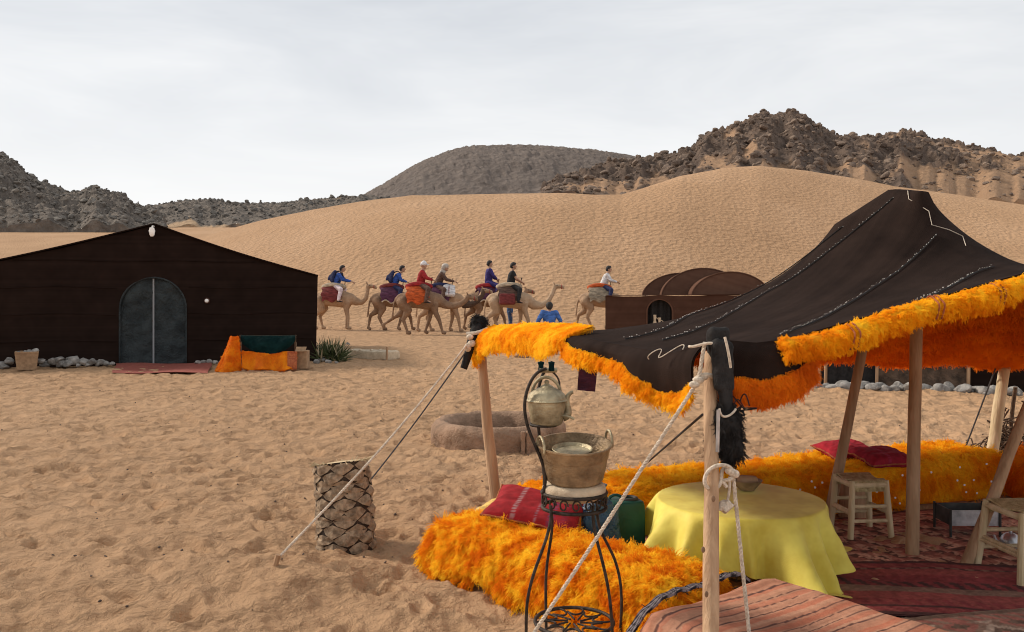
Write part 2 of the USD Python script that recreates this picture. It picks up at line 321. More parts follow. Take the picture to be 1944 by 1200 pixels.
M['table_cloth'] = mat('table_cloth', (0.66, 0.53, 0.07), (0.84, 0.74, 0.14), scale=4.5, rough=0.62, spec=0.3, bump=0.25, bscale=140, sheen=0.1, transl=0.12)
M['green_can'] = mat('green_can', (0.007, 0.050, 0.040), (0.014, 0.078, 0.058), scale=8, rough=0.5, bump=0.2, bscale=25)
M['blue_bag'] = mat('blue_bag', (0.006, 0.028, 0.062), (0.012, 0.06, 0.10), scale=8, rough=0.25, spec=0.6, bump=0.5, bscale=20)
M['green_cloth'] = mat('green_cloth', (0.002, 0.011, 0.012), (0.005, 0.021, 0.021), scale=6, rough=0.9, bump=0.5, bscale=9, spec=0.05)
M['red_rug'] = mat('red_rug', (0.20, 0.05, 0.035), (0.30, 0.085, 0.06), scale=12, rough=0.95, bump=0.4, bscale=60)
M['box_tan'] = mat('box_tan', (0.22, 0.135, 0.075), (0.33, 0.21, 0.12), scale=9, rough=0.9, bump=0.4, bscale=30)
M['soot'] = mat('soot', (0.02, 0.019, 0.018), (0.06, 0.055, 0.05), scale=10, rough=0.7)
M['steel'] = mat('steel', (0.25, 0.25, 0.26), (0.5, 0.5, 0.52), scale=12, rough=0.35, metal=0.8)
M['leaf'] = mat('leaf', (0.035, 0.05, 0.018), (0.095, 0.115, 0.045), scale=9, rough=0.7, transl=0.25)
M['leaf_dry'] = mat('leaf_dry', (0.3, 0.25, 0.15), (0.45, 0.38, 0.25), scale=9, rough=0.8)
M['twig'] = mat('twig', (0.05, 0.03, 0.018), (0.12, 0.07, 0.04), scale=30, rough=0.9)
M['woven'] = colmat('woven')
M['woven_soft'] = colmat('woven_soft', bump=0.3, bscale=120, var=0.2)
M['pebble'] = mat('pebble', (0.05, 0.035, 0.028), (0.16, 0.11, 0.08), scale=2, rough=0.9)
M['tie'] = mat('tie', (0.22, 0.05, 0.02), (0.36, 0.11, 0.04), scale=30, rough=0.9)
M['bead'] = mat('bead', (0.55, 0.52, 0.47), rough=0.5)
M['skin'] = mat('skin', (0.30, 0.17, 0.11), (0.38, 0.22, 0.15), scale=8, rough=0.6)
M['hair'] = mat('hair', (0.012, 0.009, 0.008), (0.02, 0.016, 0.014), scale=30, rough=0.7)

# ------------------------------------------------------------------ the ground: one sheet of trodden sand running up into the dune
CREST = np.array([(-900, 520), (-300, 520), (100, 512), (250, 480), (370, 443), (500, 408), (600, 388), (690, 372), (780, 361), (900, 357), (1060, 353), (1130, 357),
                  (1180, 356), (1230, 343), (1290, 325), (1370, 313), (1440, 309), (1530, 319), (1630, 335), (1700, 349), (1800, 362), (1944, 382), (2300, 400), (3000, 440)], float)
def macro(x, y):
    y1 = np.maximum(y, 4.0); px = np.clip(972 + FPX * x / y1, -900, 3000)
    row = np.interp(px, CREST[:, 0], CREST[:, 1])
    Dc = 88 + 9 * np.sin(px / 230.0) + 10 * sm(px, 1150, 1450); Db = 46 - 3 * np.sin(px / 400.0)
    Hc = EYE + (HZ - row) / FPX * Dc
    s = np.clip((y - Db) / (Dc - Db), 0, 1)
    dune = Hc * np.where(s < 1, np.sin(np.pi / 2 * s) ** 1.35, 1) - 0.16 * np.clip(y - Dc, 0, 30) * (s >= 1)
    plain = (EYE + 146 / FPX * 210) * sm(y, 58, 240) * (1 - 0.55 * sm(px, 700, 1500))
    k = 1.2
    h = np.logaddexp(dune / k, plain / k) * k - k * math.log(2)
    return np.where(y > 20, np.maximum(h, 0) * sm(y, 20, 46), 0.0)
FP = np.random.default_rng(5)
nfp = 6500
fr_, fa_ = np.sqrt(FP.uniform(1.6 ** 2, 27.0 ** 2, nfp)), FP.uniform(-0.72, 0.72, nfp)
fpt = np.stack([fr_ * np.sin(fa_), fr_ * np.cos(fa_)], 1); fdir = FP.uniform(0, np.pi, nfp); fdep = FP.uniform(0.012, 0.046, nfp); flen = FP.uniform(0.075, 0.14, nfp)
ftree = cKDTree(fpt)
def micro(x, y):
    r = np.hypot(x, y); q = np.stack([x, y, np.zeros_like(x)], -1)
    z = 0.075 * (fbm(q * 0.55, 3, 3) - 0.5) + 0.055 * (fbm(q * 2.1, 3, 9) - 0.5) * (1 - sm(r, 30, 60)) + (0.072 * (fbm(q * 5.0, 3, 12) - 0.5) + 0.05 * (fbm(q * 12.0, 2, 14) - 0.5)) * (1 - sm(r, 20, 36))
    z += 0.12 * np.exp(-((x + 1.43) ** 2 + (y - 5.3) ** 2) / (2 * .30 ** 2)) - 0.05 * np.exp(-((x + 1.2) ** 2 + (y - 6.25) ** 2) / (2 * .35 ** 2))
    near = r < 30
    if near.any():
        d, i = ftree.query(np.stack([x[near], y[near]], 1), k=3)
        dz = 0
        for k in range(3):
            j = i[:, k]; dx, dy = x[near] - fpt[j, 0], y[near] - fpt[j, 1]; c, s_ = np.cos(fdir[j]), np.sin(fdir[j])
            e = np.sqrt(((dx * c + dy * s_) / flen[j]) ** 2 + ((-dx * s_ + dy * c) / (0.55 * flen[j])) ** 2)
            dz = dz - fdep[j] * np.exp(-e ** 2.2) + 0.42 * fdep[j] * np.exp(-((e - 1.35) / 0.42) ** 2)
        z[near] += dz * (1 - sm(r[near], 20, 30))
    return z
rows = np.r_[0.05, np.linspace(0.4, 2.2, 14), np.exp(np.arange(math.log(2.23), math.log(34), 0.0054)), np.exp(np.arange(math.log(34.2), math.log(420), 0.0125)), np.exp(np.linspace(math.log(430), math.log(4000), 24))]
af = np.linspace(-0.64, 0.64, 640)
angs = np.r_[af, np.linspace(0.64, 2 * np.pi - 0.64, 92)[1:-1]]
rr, aa = np.meshgrid(rows, angs, indexing='ij'); gx, gy = rr * np.sin(aa), rr * np.cos(aa)
gz = macro(gx, gy) + micro(gx.ravel(), gy.ravel()).reshape(gx.shape)
gf = grid_faces(len(rows), len(angs), wrap=True)[:, ::-1]
gv = np.stack([gx, gy, gz], -1).reshape(-1, 3)
single('sand_ground', (gv, gf), M['sand'], kind='structure', smooth=True)
def gz_at(x, y):
    x, y = np.atleast_1d(np.asarray(x, float)), np.atleast_1d(np.asarray(y, float)); return macro(x, y) + micro(x, y)

# ------------------------------------------------------------------ hills
def hill(name, sil, D, front, back, material, rough, seed, na, ny, sandmask=None, foot=None, sink=2.0, blocks=1.0, power=1.0):
    sil = np.array(sil, float); pxs = np.linspace(sil[0, 0], sil[-1, 0], na); ys = np.linspace(D - front, D + back, ny)
    PX, YY = np.meshgrid(pxs, ys, indexing='ij'); X = (PX - 972) / FPX * YY
    H = EYE + (HZ - np.interp(PX, sil[:, 0], sil[:, 1])) / FPX * D
    t = np.where(YY < D, (YY - (D - front)) / front, 1 - (YY - D) / back)
    bell = np.sin(np.clip(t, 0, 1) * np.pi / 2) ** power
    base = np.interp(PX, [s[0] for s in foot], [EYE + (HZ - s[1]) / FPX * (D - front) for s in foot]) if foot else np.zeros_like(PX)
    base = base + 5 * (fbm(np.stack([PX / 45, 0 * PX, 0 * PX], -1), 3, seed + 60) - .5)
    Z = base + (H - base) * bell
    q = np.stack([X, YY, Z * 0.6], -1)
    w = q + 4 * (fbm(q / 9.0, 2, seed + 40)[..., None] - 0.5)
    ridg = 1 - np.abs(2 * fbm(w / 14.0, 5, seed) - 1) * 1.6
    blk = np.abs(fbm(w / 4.2, 4, seed + 7) - 0.5)
    amp = rough * np.clip(t * 3, 0, 1)
    ridg = np.maximum(ridg, .9 * (1 - np.abs(2 * fbm(w / 5.5, 4, seed + 21) - 1) * 1.9))
    sm_ = sandmask(PX, YY, t) if sandmask is not None else np.zeros_like(PX)
    Z = Z + amp * (1 - 0.8 * sm_) * ((ridg - 0.75) * 1.0 - blocks * blk * 1.3 + 0.55 * (fbm(q / 1.9, 3, seed + 3) - 0.5))
    Z = Z + amp * (1 - sm_) * (.32 * (np.abs(fbm(q / 1.3, 3, seed + 9) - .5) * -2.2 + .35) + .22 * np.abs(((q[..., 2] * .62 + .25 * X + 1.5 * fbm(q / 8, 2, seed + 2)) % 1) - .5))
    edge = sm(PX, sil[0, 0], sil[0, 0] + 30) * (1 - sm(PX, sil[-1, 0] - 30, sil[-1, 0]))
    Z = Z * edge - (1 - edge) * 3
    Z[:, 0] -= 12
    pts = np.stack([X, YY, Z], -1)
    single(name, (pts.reshape(-1, 3), grid_faces(na, ny)[:, ::-1]), material, kind='structure', smooth=True, attrs=dict(sand=sm_.ravel()))
    return pts, sm_
R_SIL = [(1000, 372), (1065, 346), (1110, 326), (1150, 312), (1215, 301), (1262, 296), (1310, 288), (1330, 266), (1365, 256), (1412, 240), (1430, 228), (1470, 222), (1500, 215), (1530, 222), (1545, 236),
         (1580, 256), (1620, 270), (1650, 264), (1700, 252), (1745, 250), (1765, 262), (1800, 270), (1860, 280), (1900, 284), (1944, 290), (2050, 282), (2200, 305), (2400, 360)]
R_SIL = [(a, b + 22) for a, b in R_SIL]
def rmask(PX, YY, t):
    n = fbm(np.stack([PX / 42, t * 5, 0 * t], -1), 4, 77)
    return np.clip(sm(n + 0.42 * sm(PX, 1560, 1950) * (1 - sm(t, 0.5, 1.0)) + 0.25 * (1 - sm(t, 0.1, 0.35)), 0.71, 0.86), 0, 1)
hr, hrm = hill('rocky_hill_right', R_SIL, 190, 72, 60, M['hill_right'], 3.6, 11, 900, 260, rmask,
               foot=[(1000, 385), (1200, 368), (1440, 330), (1700, 372), (2000, 405), (2400, 430)])
L_SIL = [(-260, 300), (-120, 270), (0, 290), (14, 300), (45, 328), (78, 350), (110, 364), (150, 368), (182, 357), (228, 372), (262, 391), (300, 405), (340, 425)]
L_SIL = [(a, b + 7) for a, b in L_SIL]
def lmask(PX, YY, t):
    n = fbm(np.stack([PX / 30, t * 6, 0 * t], -1), 4, 21); return sm(n + 0.5 * (1 - sm(t, 0.0, 0.18)), 0.78, 0.92)
hl, hlm = hill('rocky_hill_left', L_SIL, 235, 50, 50, M['hill_left'], 3.8, 23, 480, 150, None, foot=[(-260, 428), (340, 434)])
F_SIL = [(180, 420), (255, 396), (300, 392), (352, 383), (400, 382), (440, 387), (505, 388), (560, 384), (610, 379), (650, 376), (700, 374), (760, 380), (830, 400)]
F_SIL = [(a, b + 6) for a, b in F_SIL]
hf, hfm = hill('rocky_ridge_far', F_SIL, 330, 80, 60, M['hill_left'], 2.6, 31, 420, 120, lmask, foot=[(180, 432), (830, 432)])
M_SIL = [(560, 420), (640, 392), (690, 370), (725, 352), (760, 330), (800, 308), (850, 288), (890, 280), (950, 277), (1000, 277), (1055, 280), (1100, 284), (1150, 289), (1215, 300), (1300, 312), (1400, 345), (1500, 400)]
M_SIL = [(a, b + 10) for a, b in M_SIL]
hill('rounded_hill', M_SIL, 620, 220, 150, M['hill_mid'], 3.0, 41, 360, 110, None, foot=[(560, 440), (1500, 440)], blocks=0.6)

def scatter(name, pts, sizes, material, protos=5, seed=0, flat=0.7):
    rng = np.random.default_rng(seed); inst = UsdGeom.PointInstancer.Define(stage, numbered('/World/' + name)); path = str(inst.GetPath())
    rel = inst.CreatePrototypesRel()
    for k in range(protos):
        m = usdkit.mesh(stage, f'{path}/rock_{k:03d}' if k else f'{path}/rock', rock(seed * 10 + k, (1, 0.85, flat), 1), material, smooth=False)
        rel.AddTarget(m.GetPath())
    n = len(pts)
    inst.CreateProtoIndicesAttr(Vt.IntArray.FromNumpy(rng.integers(0, protos, n).astype(np.int32)))
    inst.CreatePositionsAttr(Vt.Vec3fArray.FromNumpy(np.asarray(pts, np.float32)))
    inst.CreateScalesAttr(Vt.Vec3fArray.FromNumpy(np.repeat(np.asarray(sizes, np.float32)[:, None], 3, 1) * rng.uniform(0.75, 1.25, (n, 3)).astype(np.float32)))
    a = rng.uniform(0, np.pi, n); tilt = rng.normal(0, 0.25, n)
    inst.CreateOrientationsAttr(Vt.QuathArray([Gf.Quath(float(np.cos(t) * np.cos(w)), float(np.sin(w)), 0.0, float(np.sin(t))) for t, w in zip(a, tilt)]))
    meta(inst.GetPrim(), kind='stuff'); return inst
def hill_boulders(pts, mask, n, lo, hi, rng, keep=0.85):
    na, ny = mask.shape; i, j = rng.integers(8, na - 8, n * 2), rng.integers(2, int(ny * 0.72), n * 2)
    k = rng.uniform(size=2 * n) > mask[i, j] * keep; i, j = i[k][:n], j[k][:n]
    s = lo * (hi / lo) ** (rng.uniform(size=len(i)) ** 3.2); p = pts[i, j].copy(); p[:, 2] += s * 0.15; return p, s
rg = np.random.default_rng(3)
p, s = hill_boulders(hr, hrm, 7000, 0.2, 1.0, rg); scatter('hill_boulders', p, s, M['boulder'], 5, 1)
p, s = hill_boulders(hl, hlm, 3000, 0.25, 1.1, rg); scatter('hill_boulders', p, s, M['boulder_grey'], 5, 2)
p, s = hill_boulders(hf, hfm, 2200, 0.3, 1.2, rg); scatter('hill_boulders', p, s, M['boulder_grey'], 4, 3)

# small dark pebbles and droppings on the sand
n = 800; r_, a_ = 3 + 26 * rg.uniform(size=n) ** 0.8, rg.uniform(-0.62, 0.62, n); qx, qy = r_ * np.sin(a_), r_ * np.cos(a_)
scatter('sand_pebbles', np.stack([qx, qy, gz_at(qx, qy) + 0.004], 1), rg.uniform(0.005, 0.014, n), M['pebble'], 3, 4)

# ------------------------------------------------------------------ large dark tent, left
TU, TV = np.array([0.975, 0.22, 0]), np.array([-0.22, 0.975, 0]); TR = np.array([-5.10, 22.6, 0])   # right front corner
def tp(t, z, d=0.0): return TR - TU * t + TV * d + np.array([0, 0, z])                                # t metres left of the corner along the front
def t_at(px):
    a = (px - 972) / FPX; return (TR[0] - a * TR[1]) / (TU[0] - a * TU[1])
def z_at(px, py): return P(px, py, tp(t_at(px), 0)[1])[2]
big = thing('large_tent', 'large black wool tent with a low gable and a grey arched door', 'tent', tp(4, 0), None)
tP, tL, tW = t_at(293), t_at(-170), 12
pts = []
outline = [(0, -0.05), (-0.05, z_at(597, 525)), (tP, z_at(293, 427)), (tL, 2.15), (tL, -0.05)]
from shapely.geometry import Polygon, box as sbox
dc, dr = t_at(291), (t_at(228) - t_at(354)) / 2
dz = z_at(291, 527) - dr                                   # springing of the door arch
arch = [(dc + dr * math.cos(a), dz + dr * math.sin(a)) for a in np.linspace(0, np.pi, 24)]
door = Polygon([(dc + dr, -0.2)] + arch + [(dc - dr, -0.2)])
def edge(p0, p1, sag): return [(p0[0] + (p1[0] - p0[0]) * k / 10, p0[1] + (p1[1] - p0[1]) * k / 10 - sag * math.sin(math.pi * k / 10) - .012 * math.sin(k * 2.1)) for k in range(10)]
wall = Polygon([outline[0], *edge(outline[1], outline[2], .05), *edge(outline[2], outline[3], .07), outline[3], outline[4]]).difference(door)
v, f = trimesh.creation.triangulate_polygon(wall, engine='earcut'); tw = trimesh.Trimesh(np.c_[v, np.zeros(len(v))], f).subdivide_to_size(0.35)
def hang(a, seed=1, amp=0.10):                             # tent cloth is not flat
    q = np.stack([a[:, 0] * 0.7, a[:, 1] * 0.7, 0 * a[:, 0]], -1); return amp * (fbm(q, 3, seed) - 0.5) * np.clip(a[:, 1], 0, 1) 
wv = np.array(tw.vertices); part(big, 'front_wall', (np.array([tp(a, b, h) for (a, b), h in zip(wv[:, :2], hang(wv))]), np.array(tw.faces)[:, ::-1]), M['tent_black'])
DP = 8.0
for nm, (a, b) in (('roof', (0, 1)), ('roof', (1, 2))):
    q0, q1 = outline[a + 1], outline[b + 1]
    g = np.array([[tp(q0[0] + (q1[0] - q0[0]) * s, q0[1] + (q1[1] - q0[1]) * s - (.06 + 0.06 * math.sin(math.pi * k)) * math.sin(math.pi * s), -0.07 + (DP + 0.1) * k) + [0, 0, 0.012] for k in np.linspace(0, 1, 12)] for s in np.linspace(0, 1, 16)])
    part(big, nm, sheet(g, 0.03), M['tent_black'])
for t0, zt in ((0.0, outline[1][1]), (tL, 2.15)):
    g = np.array([[tp(t0, -0.05 + (zt + 0.03) * k, DP * s + 0.03) for k in np.linspace(0, 1, 5)] for s in np.linspace(0, 1, 10)])
    part(big, 'side_wall', sheet(g, 0.02), M['tent_black'])
for zs in (.62, 1.28, 1.94, 2.6):
    for a0, a1 in ((0.02, tP - .01), (tP, tL)):
        ts = np.array([a for a in np.linspace(a0, a1, 50) if np.interp(a, [0, tP, tL], [outline[1][1], outline[2][1], 2.15]) > zs + .1 and (abs(a - dc) > dr + .04 or zs > dz + dr + .05)])
        for run in np.split(ts, np.nonzero(np.diff(ts) > .4)[0] + 1):
            if len(run) > 3: part(big, 'seam', tube([tp(a, zs + .02 * math.sin(a * 2.3), h - .006) for a, h in zip(run, hang(np.c_[run, 0 * run + zs]))], .012, 5), M['tent_black'])
part(big, 'back_wall', ([tp(a, b, DP) for a, b in outline], [[0, 1, 2], [0, 2, 3], [0, 3, 4]]), M['tent_black'], smooth=False)
for sgn in (1, -1):                                        # two door leaves with crinkled cloth
    g = []
    for s in np.linspace(0.012, 1, 14):
        x = sgn * dr * s * 0.985; top = dz + math.sqrt(max(dr * dr - x * x, 0)) - 0.01; row = []
        for k in np.linspace(0, 1, 30):
            z = 0.03 + (top - 0.03) * k
            row.append(tp(dc + x, z, 0.05 + 0.03 * math.sin(9 * x + 4 * z) * math.sin(math.pi * s) + 0.11 * (float(fbm(np.array([x * 2.5 + z * 2.2, z * 5, 3.0]), 3, 5)) - 0.5)))
        g.append(row)
    part(big, 'door_leaf', sheet(np.array(g), 0.015), M['flap'], smooth=60)
part(big, 'door_zip', tube([tp(dc, z, 0.03) for z in np.linspace(0.02, dz + dr - 0.03, 12)], 0.022, 6), M['zip'])
part(big, 'door_binding', tube([tp(a, b, -0.01) for a, b in [(dc + dr, 0.0)] + arch + [(dc - dr, 0.0)]], 0.022, 6), M['flap'])
lp = thing('gable_lamp', 'white lamp fixed at the gable peak of the large black tent', 'lamp', tp(tP, z_at(290, 445), -0.1), None)
c0 = tp(tP, z_at(290, 430), -0.03)
part(lp, 'bracket', tube([c0, c0 + [0, -0.1, 0.0], c0 + [0, -0.13, -0.05]], 0.018, 6), M['white'])
part(lp, 'shade', xf(lathe([(0.001, 0.02), (0.05, 0.02), (0.075, -0.06), (0.06, -0.16), (0.03, -0.2), (0.001, -0.2)], 14), None, c0 + [0, -0.13, -0.06]), M['white'])
lp = thing('round_lamp', 'small round white lamp on the black wall right of the arched door', 'lamp', tp(t_at(393), z_at(393, 571), -0.05), None)
c0 = tp(t_at(393), z_at(393, 571), -0.03)
part(lp, 'rim', xf(trimesh.creation.torus(0.062, 0.016, 16, 8), [[1, 0, 0], [0, 0, -1], [0, 1, 0]], c0), M['tent_brown'])
part(lp, 'bulb', xf(trimesh.creation.icosphere(2, 0.05), None, c0 + [0, -0.01, 0]), M['white'])
# red rug in front of the door
g = np.array([[G(217 + (398 - 217) * s + (12 if k > .5 else 0) * 0, 690 + 21 * k) + [0.03 * math.sin(9 * s) + .05 * math.sin(5 * k), 0.05 * math.sin(6 * s), 0.035 + 0.02 * math.sin(7 * s + 3 * k)] for s in np.linspace(0, 1, 24)] for k in np.linspace(0, 1, 10)])
single('door_rug', sheet(g, -0.008), M['red_rug'], 'worn red rug on the sand before the grey arched door', 'rug')

def stone(x, y, s, label, group, seed, squash=0.75, z=0.0, material=None):
    r = np.random.default_rng(seed); v, f = rock(seed, (s * r.uniform(0.9, 1.25), s * r.uniform(0.8, 1.1), s * squash * r.uniform(0.8, 1.2)), 2)
    a = r.uniform(0, 6.28); v = v @ rotz(a).T
    v += [x, y, z + float(macro(np.array([x]), np.array([y]))[0]) + s * squash * 0.55]
    single('stone', (v, f), material or M['stone'], label, 'stone', group, smooth=35)
seed = 100
GL = 'grey field stone in the row along the foot of the large black tent'
for px, py, w in [(4, 692, 18), (16, 678, 16), (10, 700, 14), (78, 676, 14), (86, 690, 16), (98, 684, 20), (115, 690, 18), (112, 674, 16), (128, 688, 15), (140, 680, 20), (150, 692, 14), (160, 684, 16), (168, 690, 14),
                  (176, 680, 14), (186, 690, 13), (192, 682, 12), (203, 691, 13), (212, 688, 9), (375, 688, 9), (386, 690, 10), (398, 688, 11), (408, 691, 10), (420, 690, 9)]:
    seed += 1; t = t_at(px); y0 = tp(t, 0)[1] - 0.25 - 0.03 * (seed % 5); g0 = P(px, 0, y0); stone(g0[0], g0[1], w * y0 / FPX * 0.62, *(('grey field stone in the heap left of the tan planter box', 'stones left of the planter box') if px < 30 else ('grey field stone in the row between planter box and red rug', 'stones between planter box and rug') if px < 300 else ('small grey stone between the red rug and the orange seat', 'stones between rug and orange seat')), seed, z=max(0, (695 - py) / FPX * y0 * 0.55))
# planter box
pb = thing('planter_box', 'tan square box with stones on top before the black tent', 'box', G(49, 703), None)
c = G(49, 703); prof = lambda w, z: [np.array([a * w, b * w, z]) for a, b in ((-1, -1), (1, -1), (1, 1), (-1, 1))]
cb_ = c + [-.1, .22, 0]; ry = rotz(.5); q = np.array(prof(0.2, 0) + prof(0.245, 0.40)); part(pb, 'box', xf(m3.Manifold.hull_points(q), ry, cb_), M['box_tan'], smooth=False)
part(pb, 'rim', xf(cat(*[box((0, b * .235, .41), (.49, .04, .035)) for b in (1, -1)], *[box((a * .225, 0, .409), (.04, .43, .033)) for a in (1, -1)]), ry, cb_), M['box_tan'], smooth=False)
for k, (dx, s) in enumerate([(-0.2, 0.07), (-0.06, 0.08), (0.08, 0.09), (0.2, 0.12)]):
    stone(cb_[0] + dx * .7, cb_[1] + dx * .4 + 0.03 * (k % 2), s * .8, ['leftmost small pale stone on the tan planter box', 'pale stone second from the left on the planter box', 'pale stone second from the right on the planter box', 'largest pale stone on the right of the planter box'][k], 'stones on the planter box', 300 + k, z=0.38)
# corner of a yellow fleece at the frame's left edge
g = np.array([[np.array([-12.9 + 1.0 * s, G(0, 711)[1] + 0.5 * k, 0.07 + 0.035 * math.sin(8 * s + 5 * k)]) for s in np.linspace(0, 1, 20)] for k in np.linspace(0, 1, 12)])
yf = thing('yellow_fleece', 'yellow fleece spread on the sand left of the planter box', 'fleece', g[0, 0], None)
part(yf, 'fleece', sheet(g, -0.03), M['fleece_back']); curves(yf, 'wool', wool(sheet(g), 260, 5, 0.09, 0.03, RNG, keep=None), 0.012, M['fleece_back'])

# orange draped seat with a dark green cloth
ds = thing('draped_seat', 'orange fleece seat with a sagging dark green cloth over its frame', 'seat', G(495, 704), None)
Y0 = G(495, 704)[1]
def sp_(px, py, d=0.0): return P(px, py, Y0 + d)
# left end: an A of fleece leaning out
g = []
for k in np.linspace(0, 1, 16):
    l, r = np.array(sp_(443 - 30 * k ** 1.2, 638 + 66 * k)), np.array(sp_(455 + 6 * k, 638 + 66 * k))
    g.append([l + (r - l) * s + np.array([0, -0.12 - 0.25 * math.sin(math.pi * s) * (0.4 + 0.6 * k), 0.0]) for s in np.linspace(0, 1, 12)])
end = sheet(np.array(g)[::-1], 0.03); part(ds, 'end_fleece', end, M['fleece_orange']); curves(ds, 'wool', wool(end, 500, 6, 0.022, 0.03, RNG, lift=0.3), 0.008, M['fleece_orange'])
g = np.array([[sp_(459 + 104 * s, 666 + 5 * math.sin(3 * s) + (33 + 2 * math.sin(11 * s)) * k, -0.05 - 0.2 * k ** 1.5 + 0.05 * math.sin(14 * s) * (.4 + k)) for s in np.linspace(0, 1, 24)] for k in np.linspace(0, 1, 8)])
fp = sheet(g, -0.03); part(ds, 'front_fleece', fp, M['lining']); curves(ds, 'wool', wool(fp, 420, 5, 0.022, 0.03, RNG, lift=0.3), 0.008, M['lining'])
for px in (457, 561):
    part(ds, 'post', tube([sp_(px, 704, 0.06), sp_(px, 636, 0.06)], 0.014, 6), M['twig'])
part(ds, 'rail', tube([sp_(455, 637, 0.06), sp_(563, 637, 0.06)], 0.012, 6), M['twig'])
part(ds, 'post', tube([sp_(457, 704, 0.6), sp_(457, 650, 0.6)], 0.02, 6), M['wood_dark']); part(ds, 'post', tube([sp_(561, 704, 0.6), sp_(561, 650, 0.6)], 0.02, 6), M['wood_dark'])
g = np.array([[sp_(457 + 104 * s, 637 + k * (6 + 29 * math.sin(math.pi * s) ** 0.55), 0.04 - 0.05 * math.sin(math.pi * k) - 0.09 * k * math.sin(math.pi * s) - .03 * math.sin(15 * s + 5 * k) * k) for s in np.linspace(0, 1, 28)] for k in np.linspace(0, 1, 12)])
part(ds, 'green_cloth', sheet(g, -0.012), M['green_cloth'])
g = np.array([[sp_(457 + 104 * s, 668, 0.0 + 0.6 * k) + [0, 0, 0.02 * math.sin(9 * s)] for s in np.linspace(0, 1, 12)] for k in np.linspace(0, 1, 6)])
part(ds, 'seat_pad', sheet(g, -0.05), M['lining'])
g = np.array([[sp_(546 + 18 * s, 667 + 34 * k, -0.15 - 0.1 * k + 0.03 * math.sin(7 * k)) for s in np.linspace(0, 1, 6)] for k in np.linspace(0, 1, 8)])
part(ds, 'red_cloth', sheet(g, -0.02), M['tie'])
cb = thing('carton_box', 'beige upright carton at the right end of the orange seat', 'box', sp_(571, 700, 0.1), None)
b0, b1 = sp_(562, 700, -0.02), sp_(582, 666, -0.02)
part(cb, 'carton', box(((b0[0] + b1[0]) / 2, Y0 + 0.14, (b0[2] + b1[2]) / 2), (b1[0] - b0[0], 0.3, b1[2] - b0[2]), 0.01), M['box_tan'])
part(cb, 'flap', xf(box((0, 0, 0), (b1[0] - b0[0] - 0.01, 0.16, 0.008)), [[1, 0, 0], [0, .8, -.6], [0, .6, .8]], ((b0[0] + b1[0]) / 2, Y0 - 0.06, b1[2] + 0.04)), M['box_tan'])

# spiky bush and stones at the tent corner, low clay bench behind
def bush(name, label, c, h, w, n, rng, mats=('leaf', 'leaf_dry')):
    b = thing(name, label, 'bush', c, None)
    for mi, frac in ((0, 0.82), (1, 0.18)):
        k = int(n * frac); th, el = rng.uniform(0, 2 * np.pi, k), rng.uniform(0.25, 1.45, k)
        d = np.stack([np.cos(th) * np.cos(el), np.sin(th) * np.cos(el), np.sin(el)], 1); Lh = h * rng.uniform(0.5, 1.05, k)
        root = c + rng.normal(size=(k, 3)) * [w * 0.25, w * 0.25, 0.01]; root[:, 2] = c[2]
        tip = root + d * Lh[:, None]; tip[:, 2] -= 0.12 * Lh * (1 - d[:, 2]); side = np.cross(d, rng.normal(size=(k, 3))); side /= np.linalg.norm(side, axis=1, keepdims=True); ww = (h * 0.028 * rng.uniform(0.7, 1.3, k))[:, None]
        mid = root + d * Lh[:, None] * 0.5
        vs = np.stack([root - side * ww * .6, root + side * ww * .6, mid + side * ww, mid - side * ww, tip], 1).reshape(-1, 3); o5 = np.arange(k)[:, None] * 5
        fs = np.vstack([o5 + [0, 1, 2], o5 + [0, 2, 3], o5 + [3, 2, 4]]); part(b, 'leaves', (vs, fs), M[mats[mi]], smooth=False, kind='stuff')
    for k in range(4):
        part(b, 'stem', tube([c + [0.05 * math.cos(k * 1.6), 0.05 * math.sin(k * 1.6), -0.02], c + [0.2 * math.cos(k * 1.6), 0.2 * math.sin(k * 1.6), h * 0.5]], 0.012, 5), M['twig'])
bush('spiky_bush', 'spiky green bush growing at the right corner of the black tent', G(625, 688) + [0, .25, 0], 0.72, 0.5, 520, np.random.default_rng(8))
for k, (px, py, s) in enumerate([(600, 690, 0.09), (612, 688, 0.12), (622, 690, 0.1), (634, 686, 0.12), (645, 684, 0.08), (638, 690, 0.06)]):
    g0 = G(px, py); stone(g0[0], g0[1], s, ['grey stone nearest the black tent corner by the bush', 'large grey stone left of the spiky bush', 'grey stone before the stems of the spiky bush', 'large grey stone right of the spiky bush', 'small grey stone between bush and clay ledge', 'smallest grey stone at the right foot of the bush'][k], 'stones round the spiky bush', 340 + k)
c = G(690, 684); lb = thing('clay_bench', 'low sand coloured clay ledge beside the spiky bush', 'ledge', c, None)
b0, b1 = G(648, 680), G(734, 684)
mid, ln = (b0 + b1) / 2, np.linalg.norm(b1 - b0); ang = math.atan2(b1[1] - b0[1], b1[0] - b0[0])
v, f = va(box((0, 0.3, 0.11), (ln, 0.6, 0.24), 0.04).refine_to_length(0.09)); v = v + 0.05 * (fbm(v * 6, 3, 4)[:, None] - 0.5); part(lb, 'ledge', xf((v, f), rotz(ang), mid), M['plaster'])
part(lb, 'end_post', tube([b1 + [0, 0.02, -0.02], b1 + [0.01, 0.02, 0.36]], 0.03, 7), M['wood_dark'])
for k, (px, s) in enumerate([(668, 0.04), (684, 0.05), (705, 0.05), (722, 0.05), (727, 0.045)]):
    g0 = P(px, 0, mid[1] + 0.12); stone(g0[0], g0[1], s, ['small pale stone at the left end of the clay ledge', 'pale stone left of the middle of the clay ledge', 'pale stone right of the middle of the clay ledge', 'pale stone beside the dark post of the clay ledge', 'pale stone touching the dark post of the clay ledge'][k], 'stones on the clay ledge', 360 + k, z=0.22, material=M['plaster'])
